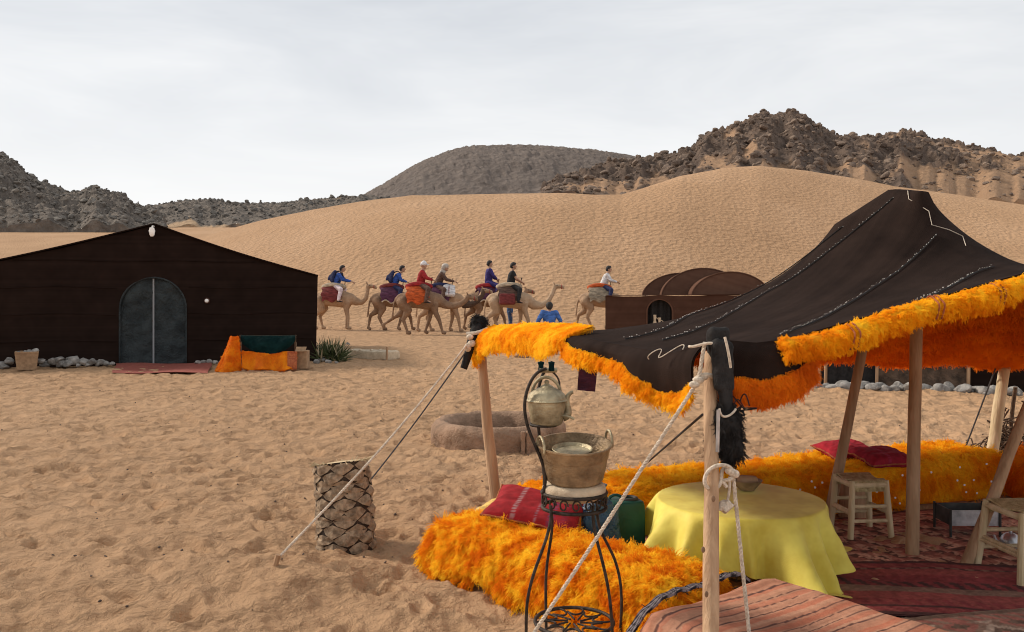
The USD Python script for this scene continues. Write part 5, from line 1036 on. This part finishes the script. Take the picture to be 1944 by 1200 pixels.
# pink striped mattress
pk = thing('striped_mattress', 'mattress under a faded pink and rust striped blanket at the bottom edge', 'mattress', (1.2, 3.75, 0), None)
v, f = softbench((1.27, 3.73), (.80, .60), .98, 1.10, .32, .05, 9, r=.08, lump=.035, res=.0085)
a = math.atan2(.60, .80); lv = (v - [1.27, 3.73, 0]) @ rotz(a); s = lv[:, 1] + .022 * np.sin(lv[:, 0] * 4) + .05 * (fbm(v * [2.2, 2.2, 2.2], 2, 2) - .5) - .9 * np.clip(.25 - v[:, 2], 0, 1) * np.sign(lv[:, 1]) * (np.abs(lv[:, 1]) > .45)
n1 = fbm(np.stack([s * 22, lv[:, 0] * .8, 0 * s], -1), 3, 5)[:, None]; n2 = fbm(np.stack([s * 60, lv[:, 0] * 2, 0 * s], -1), 2, 6)[:, None]
col = np.array([.31, .115, .065]) * (1 - n1) + np.array([.45, .25, .16]) * n1; col = np.where((np.abs((s / .115) % 1 - .5) < .16)[:, None], col * [.95, .72, .68], col) * (.8 + .4 * n2)
line = np.abs((s / .075 + .25 * np.sin(s * 23)) % 1 - .5) < .055; col = np.where(line[:, None], [.10, .045, .035], col); v[:, 2] += .014 * (fbm(np.stack([s * 12, lv[:, 0] * 1.2, 0 * s], -1), 2, 3) - .5)
part(pk, 'blanket', (v, f), M['woven_soft'], col=col)
# back bench
bb_ = thing('fleece_bench', 'long bench under a yellow fleece along the far side of the tent', 'bench', (2.2, 7.1, 0), None)
UB = np.array([4.2, 1.43]); UB = UB / np.linalg.norm(UB); NB = np.array([-UB[1], UB[0]]); cB = np.array([.2, 6.07]) * .5 + np.array([4.4, 7.5]) * .5 + NB * .4
bm = softbench(cB, UB, 4.35, .72, .355, .04, 15, r=.1, lump=.05, res=.06, zend=[.8, .97, 1.05]); part(bb_, 'seat', bm, M['fleece_back'], smooth=True)
fr2 = lambda p, n: (n[:, 2] > -.2) & (p[:, 2] > .02)
curves(bb_, 'wool', wool(bm, 13000, 9, .040, .025, np.random.default_rng(31), lift=.45, down=.8, keep=fr2), .0042, M['fleece_back'])
rsq = np.random.default_rng(90); sq = []
for k in range(46):                                     # sequins sewn on the front
    a_, h_ = rsq.uniform(.2, .95), rsq.uniform(.06, .33); p = np.r_[cB + UB * (a_ - .5) * 4.3 - NB * (.40 + .06 * (1 - h_ / .38) + rsq.uniform(0, .03)), h_]; sq.append(xf(trimesh.creation.icosphere(1, .009), np.diag([1, .4, 1]), p))
part(bb_, 'sequins', cat(*sq), M['white'], smooth=False, kind='stuff')
rb = thing('fleece_bench', 'orange fleece bench end at the right edge of the picture', 'bench', (4.8, 7.3, 0), None)
bm = softbench((4.83, 6.95), (-.32, .95), 1.5, .75, .42, .05, 17, r=.1, lump=.05, res=.07); part(rb, 'seat', bm, M['fleece_orange'], smooth=True); curves(rb, 'wool', wool(bm, 2200, 6, .06, .03, np.random.default_rng(32), lift=.5, down=.8, keep=fr2), .0065, M['fleece_orange'])

# ------------------------------------------------------------------ cushions
def cushion(name, label, c, R, sx, sy, h, base, stripes, seed):
    n = 46; a, b = np.meshgrid(np.linspace(-1, 1, n), np.linspace(-1, 1, n), indexing='ij'); pin = 1 - .07 * (1 - a ** 2) * np.abs(b) ** 2 - 0; ax_, by_ = a * sx / 2 * (1 - .10 * (1 - np.abs(b)) * np.abs(a) ** 3), b * sy / 2 * (1 - .10 * (1 - np.abs(a)) * np.abs(b) ** 3)
    zz = h / 2 * np.clip((1 - a ** 4) * (1 - b ** 4), 0, 1) ** .55; q3 = np.stack([a * 2, b * 2, 0 * a], -1); wr = .02 * (fbm(q3 * 2, 3, seed) - .5)
    top, bot = np.stack([ax_, by_, zz + wr], -1), np.stack([ax_, by_, -zz * .8 + wr], -1); col = np.broadcast_to(np.array(base), (n, n, 3)).copy(); w = fbm(q3 * 3, 2, seed)[..., None]; col = col * (.75 + .5 * w)
    for pos, wd, cc in stripes: col = np.where((np.abs(a - pos) < wd)[..., None], np.where((np.abs((b * 14) % 1 - .5) < .3)[..., None] | (wd > .06), cc, col), col)
    f = grid_faces(n, n); v = np.vstack([top.reshape(-1, 3), bot.reshape(-1, 3)]); f = np.vstack([f, f[:, ::-1] + n * n]); v = v @ np.asarray(R).T + c
    t = thing(name, label, 'cushion', c, None); part(t, 'cover', (v, f), M['woven_soft'], col=np.concatenate([col.reshape(-1, 3)] * 2))
    ring = np.concatenate([top[0, :-1], top[:-1, -1], top[-1, :0:-1], top[:0:-1, 0], top[0, :1]]) @ np.asarray(R).T + c; part(t, 'piping', tube(ring, .007, 5, False), M['tie'], smooth=True)
def frame(x, z):
    x = np.array(x, float) / np.linalg.norm(x); z = np.array(z, float); z = z - x * (x @ z); z /= np.linalg.norm(z); return np.stack([x, np.cross(z, x), z], 1)
c = P(1020, 972, 5.55) + [0, 0, .02]
cushion('cushion', 'bright red kilim cushion with pale stripes leaning on the orange bench', c, frame((.95, -.30, -.13), (.10, -.30, .92)), .62, .40, .13, (.25, .012, .016), [(-.35, .04, (.30, .16, .16)), (.1, .03, (.24, .10, .12)), (.42, .05, (.16, .03, .07)), (.7, .06, (.2, .015, .03))], 4)
c = P(960, 968, 5.85) + [0, 0, 0]; cushion('cushion', 'pale yellow cushion under the bright red one', c + [0, 0, -.02], frame((.8, -.5, -.05), (0, -.15, 1)), .42, .34, .09, (.60, .40, .12), [(.0, .03, (.5, .3, .06))], 8)
c = P(1622, 862, 7.45); cushion('cushion', 'red cushion lying left on the far yellow bench', c + [-.05, .05, .02], frame((.95, .3, .02), (0, -.18, 1)), .46, .36, .13, (.30, .014, .025), [(.2, .05, (.2, .01, .03))], 5)
c = P(1672, 872, 7.25); cushion('cushion', 'dark maroon cushion overlapping the red one on the far bench', c + [0, -.02, .02], frame((.95, .3, -.02), (0, -.2, 1)), .46, .34, .13, (.22, .010, .022), [(-.2, .05, (.25, .02, .05))], 6)

# ------------------------------------------------------------------ round table under the yellow cloth
tc = np.array([1.45, 5.53]); Rt, Ht = .52, .45
ta = thing('round_table', 'low round wooden table hidden under the yellow cloth', 'table', (tc[0], tc[1], 0), None)
part(ta, 'tabletop', lathe([(.001, Ht - .035), (Rt - .01, Ht - .035), (Rt - .005, Ht - .008), (.001, Ht - .008)], 48, (tc[0], tc[1], 0)), M['wood'])
for k in range(4): a = k * np.pi / 2 + .6; part(ta, 'leg', tube([(tc[0] + .36 * math.cos(a), tc[1] + .36 * math.sin(a), 0), (tc[0] + .3 * math.cos(a), tc[1] + .3 * math.sin(a), Ht - .03)], .025, 8), M['wood'])
nth, nl = 300, 70; th = np.linspace(0, 2 * np.pi, nth, endpoint=False); phi0 = -.35                       # a corner of the square cloth points here
half = .82; edge = half / np.maximum(np.abs(np.cos(th - phi0)), np.abs(np.sin(th - phi0))); edge = np.minimum(edge, 1.03)
corner = np.clip((edge - half) / .26, 0, 1)
fold = fbm(np.stack([np.cos(th) * 3.2, np.sin(th) * 3.2, 0 * th], -1), 2, 5) - .5; fold2 = np.sin(th * 13 + 3 * fbm(np.stack([np.cos(th), np.sin(th), 0 * th], -1), 2, 8) * 4)
prn = np.random.default_rng(14); pleat = 0 * th
for a_, w_, h_ in [(-2.75, .10, .30), (-2.35, .09, .26), (-2.0, .13, .34), (-1.72, .08, .24), (-1.3, .12, .36), (-.95, .09, .22), (-.62, .1, .28)] + [(prn.uniform(.2, 3.1), .1, .3) for _ in range(7)]:
    dth = (th - a_ + np.pi) % (2 * np.pi) - np.pi; pleat = pleat + h_ * np.exp(-(dth / w_) ** 2) - .5 * h_ * np.exp(-((dth - 1.9 * w_) / w_) ** 2)
V = np.zeros((nl, nth, 3))
for k, s in enumerate(np.linspace(0, 1, nl)):
    ell = s * edge * 1.0; d = np.maximum(ell - Rt, 0); rr_ = np.minimum(ell, Rt)
    rr_ = rr_ + d * (.13 + .45 * fold + 1.35 * pleat + .40 * corner) + .012 * np.clip(d * 30, 0, 1); z = Ht + .004 - d * .985 + np.where(d > 0, 0, .004 * (fbm(np.stack([ell * np.cos(th) * 4, ell * np.sin(th) * 4, 0 * th], -1), 3, 2) - .5))
    ex = np.maximum(.055 - z, 0); z = np.where(ex > 0, .055 + .03 * np.sin(th * 17) * np.clip(ex * 4, 0, 1) * np.clip(.5, 0, 1) + .02 * fold * np.clip(ex * 10, 0, 1), z); rr_ = rr_ + ex * (.3 + .3 * np.sin(th * 23))
    V[k] = np.stack([tc[0] + rr_ * np.cos(th), tc[1] + rr_ * np.sin(th), z], 1)
qq = V * [1, 1, .35]; V[..., 2] += np.where(V[..., 2] > Ht - .01, .006, 0) * (fbm(qq * 9, 4, 31) - .5); cre = .036 * (np.abs(fbm(qq * 7, 3, 33) - .5) - .15) * np.clip((Ht - V[..., 2]) * 8, 0, 1); V[..., :2] += (V[..., :2] - tc) * cre[..., None] * 3
vv = V.reshape(-1, 3); tcl = single('tablecloth', (vv, grid_faces(nl, nth, wrap=True)[:, ::-1]), M['table_cloth'], 'satiny yellow cloth draped to the floor over the round table', 'tablecloth', smooth=True)
bw = thing('table_bowl', 'small brown bowl on the yellow tablecloth behind the rope', 'bowl', P(1418, 918, 5.75), None)
part(bw, 'bowl', lathe([(.001, 0), (.05, 0), (.09, .05), (.1, .065), (.085, .055), (.045, .012), (.001, .01)], 28, (P(1418, 918, 5.75)[0], 5.75, Ht + .012)), M['copper'])
part(bw, 'bread', xf(va(hullballs([((-.03, 0, 0), .04), ((.04, 0, 0), .035)])), None, (P(1418, 918, 5.75)[0], 5.75, Ht + .07)), M['box_tan'])
# ------------------------------------------------------------------ stools
def stool(label, c, yaw, w, h):
    t = thing('rush_stool', label, 'stool', (c[0], c[1], .03), yaw)
    cs = [(-1, -1), (1, -1), (1, 1), (-1, 1)]
    for a, b in cs: part(t, 'leg', tube([(a * w * .56, b * w * .56, 0), (a * w * .5, b * w * .5, h * .55), (a * w * .46, b * w * .46, h + .015)], [.021, .023, .02], 9), M['wood_pale'], world=False)
    for k in range(4):
        (a, b), (c_, d) = cs[k], cs[(k + 1) % 4]
        for z, q in ((h * .32 + .05 * (k % 2), .53), (h * .58 - .04 * (k % 2), .505)): part(t, 'rung', tube([(a * w * q, b * w * q, z), (c_ * w * q, d * w * q, z)], .0135, 7), M['wood_pale'], world=False)
        part(t, 'seat_rail', tube([(a * w * .47, b * w * .47, h - .015), (c_ * w * .47, d * w * .47, h - .015)], .02, 8), M['wood_pale'], world=False)
    for k in range(26):                                 # rush strands wound over the rails
        s = -.44 + .88 * k / 25
        part(t, 'rush_strand', tube([(s * w, -.47 * w, h - .062), (s * w, -.505 * w, h - .02), (s * w, -.49 * w, h + .012), (s * w, -.40 * w, h + .022), (s * w, 0, h), (s * w, .40 * w, h + .022), (s * w, .49 * w, h + .012), (s * w, .505 * w, h - .02), (s * w, .47 * w, h - .062)], w / 58, 6), M['rush'], smooth=True, world=False)
    return t
q0 = G(1628, 1020); stool('rush seated wooden stool behind the yellow table', (q0[0] + .02, q0[1]), .10, .27, .39)
stool('rush seated wooden stool cut by the right edge of the picture', (3.16, 5.30), .08, .37, .42)
# small log seat behind the first stool
q0 = G(1622, 985); lg = thing('log_seat', 'short pale log standing behind the stool at the yellow table', 'log', q0, None)
part(lg, 'log', lathe([(.001, 0), (.12, 0), (.115, .1), (.12, .26), (.112, .275), (.001, .275)], 24, q0 + [0, 0, .02]), M['wood_dark']); part(lg, 'cut_top', lathe([(.001, .279), (.11, .279)], 24, q0 + [0, 0, .02]), M['wood_pale'])
# ------------------------------------------------------------------ charcoal brazier and teapot at the right
b0 = G(1812, 1036); br = thing('brazier', 'low dark metal brazier on thin legs right of the centre pole', 'brazier', b0, None)
cx, cy = G(1852, 1030)[0], G(1852, 1030)[1] + .12
sh_ = []; 
for (x_, y_, sx_, sy_) in ((0, -.11, .34, .006), (0, .11, .34, .006), (-.167, 0, .006, .214), (.167, 0, .006, .214)): part(br, 'side_panel', box((cx + x_, cy + y_, .17), (sx_, sy_, .11)), M['steel'] if y_ < 0 else M['soot'], smooth=False)
part(br, 'floor_pan', box((cx, cy, .116), (.322, .208, .006)), M['soot'], smooth=False)
for a in (-1, 1):
    for b in (-1, 1): part(br, 'leg', tube([(cx + a * .175, cy + b * .118, .03), (cx + a * .175, cy + b * .118, .235)], .009, 6), M['soot'])
for k in range(12): v, f = rock(700 + k, (.028, .024, .02), 1); part(br, 'charcoal', xf((v, f), None, (cx - .13 + .26 * (k % 6) / 5, cy - .05 + .1 * (k // 6), .14 + .012 * (k % 3))), M['soot'], smooth=False)
q0 = G(1928, 1062); tpz = thing('silver_teapot', 'small silver teapot on the rug by the right stool', 'teapot', q0 + [0, 0, .04], None); c = q0 + [0, .06, .045]
part(tpz, 'body', lathe(spline([(.001, 0), (.045, 0), (.065, .04), (.055, .085), (.03, .11), (.001, .115)], 24), 24, c), M['steel']); part(tpz, 'spout', tube(spline([c + [-.05, 0, .04], c + [-.09, 0, .06], c + [-.11, 0, .1]], 10), np.linspace(.014, .008, 10), 7), M['steel']); part(tpz, 'handle', tube(spline([c + [.05, 0, .09], c + [.1, 0, .085], c + [.1, 0, .04], c + [.06, 0, .03]], 12), .007, 6), M['soot']); part(tpz, 'lid_knob', xf(trimesh.creation.icosphere(1, .012), None, c + [0, 0, .125]), M['steel'])

# ------------------------------------------------------------------ green canister and blue bag behind the bench
c = np.array([P(1182, 0, 5.75)[0], 5.75, 0]); gc = thing('green_canister', 'dark green square canister standing behind the orange bench', 'canister', c, None)
part(gc, 'body', xf(smoothed(box((0, 0, .2), (.25, .2, .40), .02), .05, 1), rotz(.25), c), M['green_can']); part(gc, 'rim', xf(trimesh.creation.torus(.05, .012, 18, 8), None, c + [.04, 0, .405]), M['soot']); part(gc, 'handle', tube(spline([c + [-.09, 0, .39], c + [-.08, 0, .415], c + [-.01, 0, .415], c + [0, 0, .39]], 12), .01, 6), M['green_can'])
c = np.array([P(1140, 0, 5.55)[0], 5.55, 0]); bg = thing('blue_bag', 'shiny dark blue plastic bag between the iron stand and the green canister', 'bag', c, None)
v, f = va(hullballs([((-.06, 0, .05), .06), ((.07, 0, .05), .06), ((-.08, 0, .36), .05), ((.07, .02, .36), .05), ((.0, 0, .45), .035)], 18).refine_to_length(.018)); v = v + .05 * (np.abs(fbm(v * 13, 3, 8) - .5)[:, None] - .1) * np.sign(v - [0, 0, .2]); part(bg, 'bag', xf((v, f), None, c), M['blue_bag'], smooth=50)
part(bg, 'gathered_neck', xf(lathe([(.03, .46), (.02, .49), (.045, .54), (.001, .53)], 9), None, c), M['blue_bag'], smooth=False)

# ------------------------------------------------------------------ iron stand with basin and kettle
KY = 4.12; kc = np.array([P(1090, 0, KY)[0], KY, 0]); K = lambda px, py, d=0.0: P(px, py, KY + d)
ks = thing('iron_stand', 'wrought iron washing stand with curved legs and a tall double hook', 'stand', kc, None)
for leg in ([(1046, 960, -.12), (1043, 1000, -.13), (1020, 1070, -.17), (1003, 1130, -.18), (999, 1190, -.16), (996, 1260, -.16)], [(1044, 960, .12), (1048, 1000, .13), (1040, 1060, .17), (1036, 1130, .17), (1037, 1190, .15), (1034, 1235, .15)],
            [(1126, 960, -.12), (1128, 1000, -.13), (1142, 1060, -.17), (1155, 1120, -.18), (1162, 1190, -.16), (1166, 1260, -.16)], [(1134, 960, .12), (1142, 1010, .13), (1166, 1060, .17), (1178, 1110, .17), (1178, 1190, .15), (1174, 1235, .15)]):
    part(ks, 'leg', tube(spline([K(*q) for q in leg], 36), .0072, 8), M['iron'], smooth=True)
def ring(z, r, w=.008, n=48): return tube([(kc[0] + r * math.cos(a), kc[1] + r * math.sin(a), z) for a in np.linspace(0, 2 * np.pi, n)], w, 7, False)
zt, zb_ = K(0, 934)[2], K(0, 962)[2]
part(ks, 'basket_ring', ring(zt, .152, .009), M['iron'], smooth=True); part(ks, 'basket_ring', ring(zb_, .15, .009), M['iron'], smooth=True)
for k in range(16):                                     # scrolls round the basket
    a = 2 * np.pi * k / 16; e_ = np.array([-math.sin(a), math.cos(a), 0]); o_ = kc + np.array([math.cos(a), math.sin(a), 0]) * .152 + [0, 0, (zt + zb_) / 2]; h_ = (zt - zb_) / 2 * .85
    part(ks, 'scroll', tube([o_ + e_ * .022 * math.cos(w) * (1 - .08 * w) + np.array([0, 0, 1]) * h_ * math.sin(w) * (1 - .08 * w) for w in np.linspace(0, 7.5, 22)], .0042, 5), M['iron'], smooth=True)
zr2 = K(0, 1180)[2]; part(ks, 'shelf_ring', ring(zr2, .185, .009), M['iron'], smooth=True)
for k in range(10):
    a = 2 * np.pi * k / 10 + .2; d_ = np.array([math.cos(a), math.sin(a), 0]); part(ks, 'shelf_scroll', tube(spline([kc + d_ * .185 + [0, 0, zr2], kc + d_ * .13 + np.cross(d_, [0, 0, 1]) * .035 + [0, 0, zr2], kc + d_ * .09 + [0, 0, zr2], kc + d_ * .11 - np.cross(d_, [0, 0, 1]) * .025 + [0, 0, zr2], kc + d_ * .03 + [0, 0, zr2]], 20), .005, 5), M['iron'], smooth=True)
for dd_, x_ in ((-.05, 0), (.05, 20)):                  # tall double hook
    part(ks, 'hook_arm', tube(spline([K(1030, 938, dd_), K(1030, 880, dd_), K(1017 + x_ * .4, 848, dd_), K(1002 + x_, 810, dd_), K(996 + x_, 770, dd_), K(1003 + x_, 735, dd_), K(1020 + x_ * .6, 708, dd_), K(1038, 700, dd_)], 50), .0078, 8), M['iron'], smooth=True)
part(ks, 'top_bar', tube([K(1024, 703, -.04), K(1056, 703, .0)], .012, 8), M['brass']); 
for px in (1027, 1047): part(ks, 'finial', xf(lathe([(.001, -.01), (.014, -.01), (.012, .015), (.016, .03), (.001, .036)], 12), None, K(px, 700, -.03)), M['green_cloth'])
part(ks, 'kettle_ring', tube([K(1032, 806) + [.062 * math.cos(a), .062 * math.sin(a), 0] for a in np.linspace(0, 2 * np.pi, 30)], .007, 6, False), M['iron'], smooth=True)
part(ks, 'kettle_hanger', tube(spline([K(1040, 703), K(1058, 716), K(1062, 735), K(1052, 748)], 14), .005, 6), M['iron'], smooth=True)
kt = thing('brass_kettle', 'worn brass kettle with curved spout hanging in the iron stand', 'kettle', K(1038, 805), None); c = K(1038, 806); sk = 4.12 / FPX
prof = [(.001, 0), (26, 0), (30, 4), (33, 20), (36, 36), (37, 46), (37.5, 48), (34, 58), (25, 66), (13, 71), (12, 73), (7, 75), (4, 78), (5, 82), (2, 85), (.001, 85)]
part(kt, 'body', lathe([(a * sk if a > .01 else .001, b * sk) for a, b in prof], 44, c), M['brass'], smooth=50); part(kt, 'shoulder_band', lathe([(37 * sk, 44 * sk), (39.5 * sk, 46 * sk), (37 * sk, 49 * sk)], 44, c), M['brass'])
part(kt, 'spout', tube(spline([K(1068, 792), K(1078, 784), K(1076, 766), K(1079, 750), K(1088, 744)], 20), np.linspace(.022, .0085, 20), 9), M['brass'], smooth=True)
part(kt, 'handle', tube(spline([K(1012, 752), K(1016, 728), K(1034, 716), K(1054, 724), K(1062, 750)], 26), .008, 7), M['brass'], smooth=True)
part(kt, 'tap', tube(spline([K(1066, 790, -.04), K(1082, 792, -.05), K(1090, 796, -.05)], 8), .006, 6), M['brass'])
bs = thing('copper_basin', 'deep old copper basin with hoop handles resting on the iron stand', 'basin', K(1090, 925), None); c = np.array([kc[0], kc[1], 0]); zz_ = lambda py: K(0, py)[2]
RB = 69 * sk
prof = [(.001, zz_(914)), (RB * .72, zz_(914)), (RB * .80, zz_(909)), (RB * .86, zz_(890)), (RB * .9, zz_(872)), (RB * .905, zz_(868)), (RB * .93, zz_(866)), (RB * .97, zz_(852)), (RB * 1.0, zz_(846)), (RB * 1.03, zz_(845)), (RB * 1.03, zz_(842)), (RB * .98, zz_(842)), (RB * .92, zz_(854)), (RB * .84, zz_(870)), (RB * .78, zz_(895)), (.001, zz_(897))]
TL = (lambda m: (lambda v, f: ((v - [kc[0], kc[1], zz_(914)]) @ np.array([[1, 0, 0], [0, math.cos(.13), math.sin(.13)], [0, -math.sin(.13), math.cos(.13)]]) + [kc[0], kc[1] , zz_(914) + .008], f))(*va(m)))
part(bs, 'bowl', TL(lathe(prof, 64, c)), M['copper'], smooth=35)
part(bs, 'sieve_plate', TL(lathe([(.001, zz_(858)), (RB * .5, zz_(858)), (RB * .55, zz_(852)), (RB * .56, zz_(853)), (RB * .5, zz_(861))], 40, c + [-.01, 0, 0])), M['brass'])
for a in (.25, 3.4 + .1):
    o_ = c + [RB * math.cos(a), RB * math.sin(a), zz_(845)]; e_ = np.array([-math.sin(a), math.cos(a), 0]); part(bs, 'handle', TL(tube([o_ + e_ * .045 * math.cos(w) + [0, 0, .055 * math.sin(w)] for w in np.linspace(-.25, np.pi + .25, 20)], .0065, 7)), M['brass'], smooth=True)
pd = thing('basin_pedestal', 'pale plaster bowl foot under the copper basin', 'pedestal', K(1092, 932), None)
v, f = lathe(spline([(.001, zz_(936)), (RB * .84, zz_(936)), (RB * .88, zz_(928)), (RB * .80, zz_(917)), (RB * .72, zz_(915)), (.001, zz_(915.5))], 20), 48, c); part(pd, 'foot', (v, f), M['plaster'], smooth=40)
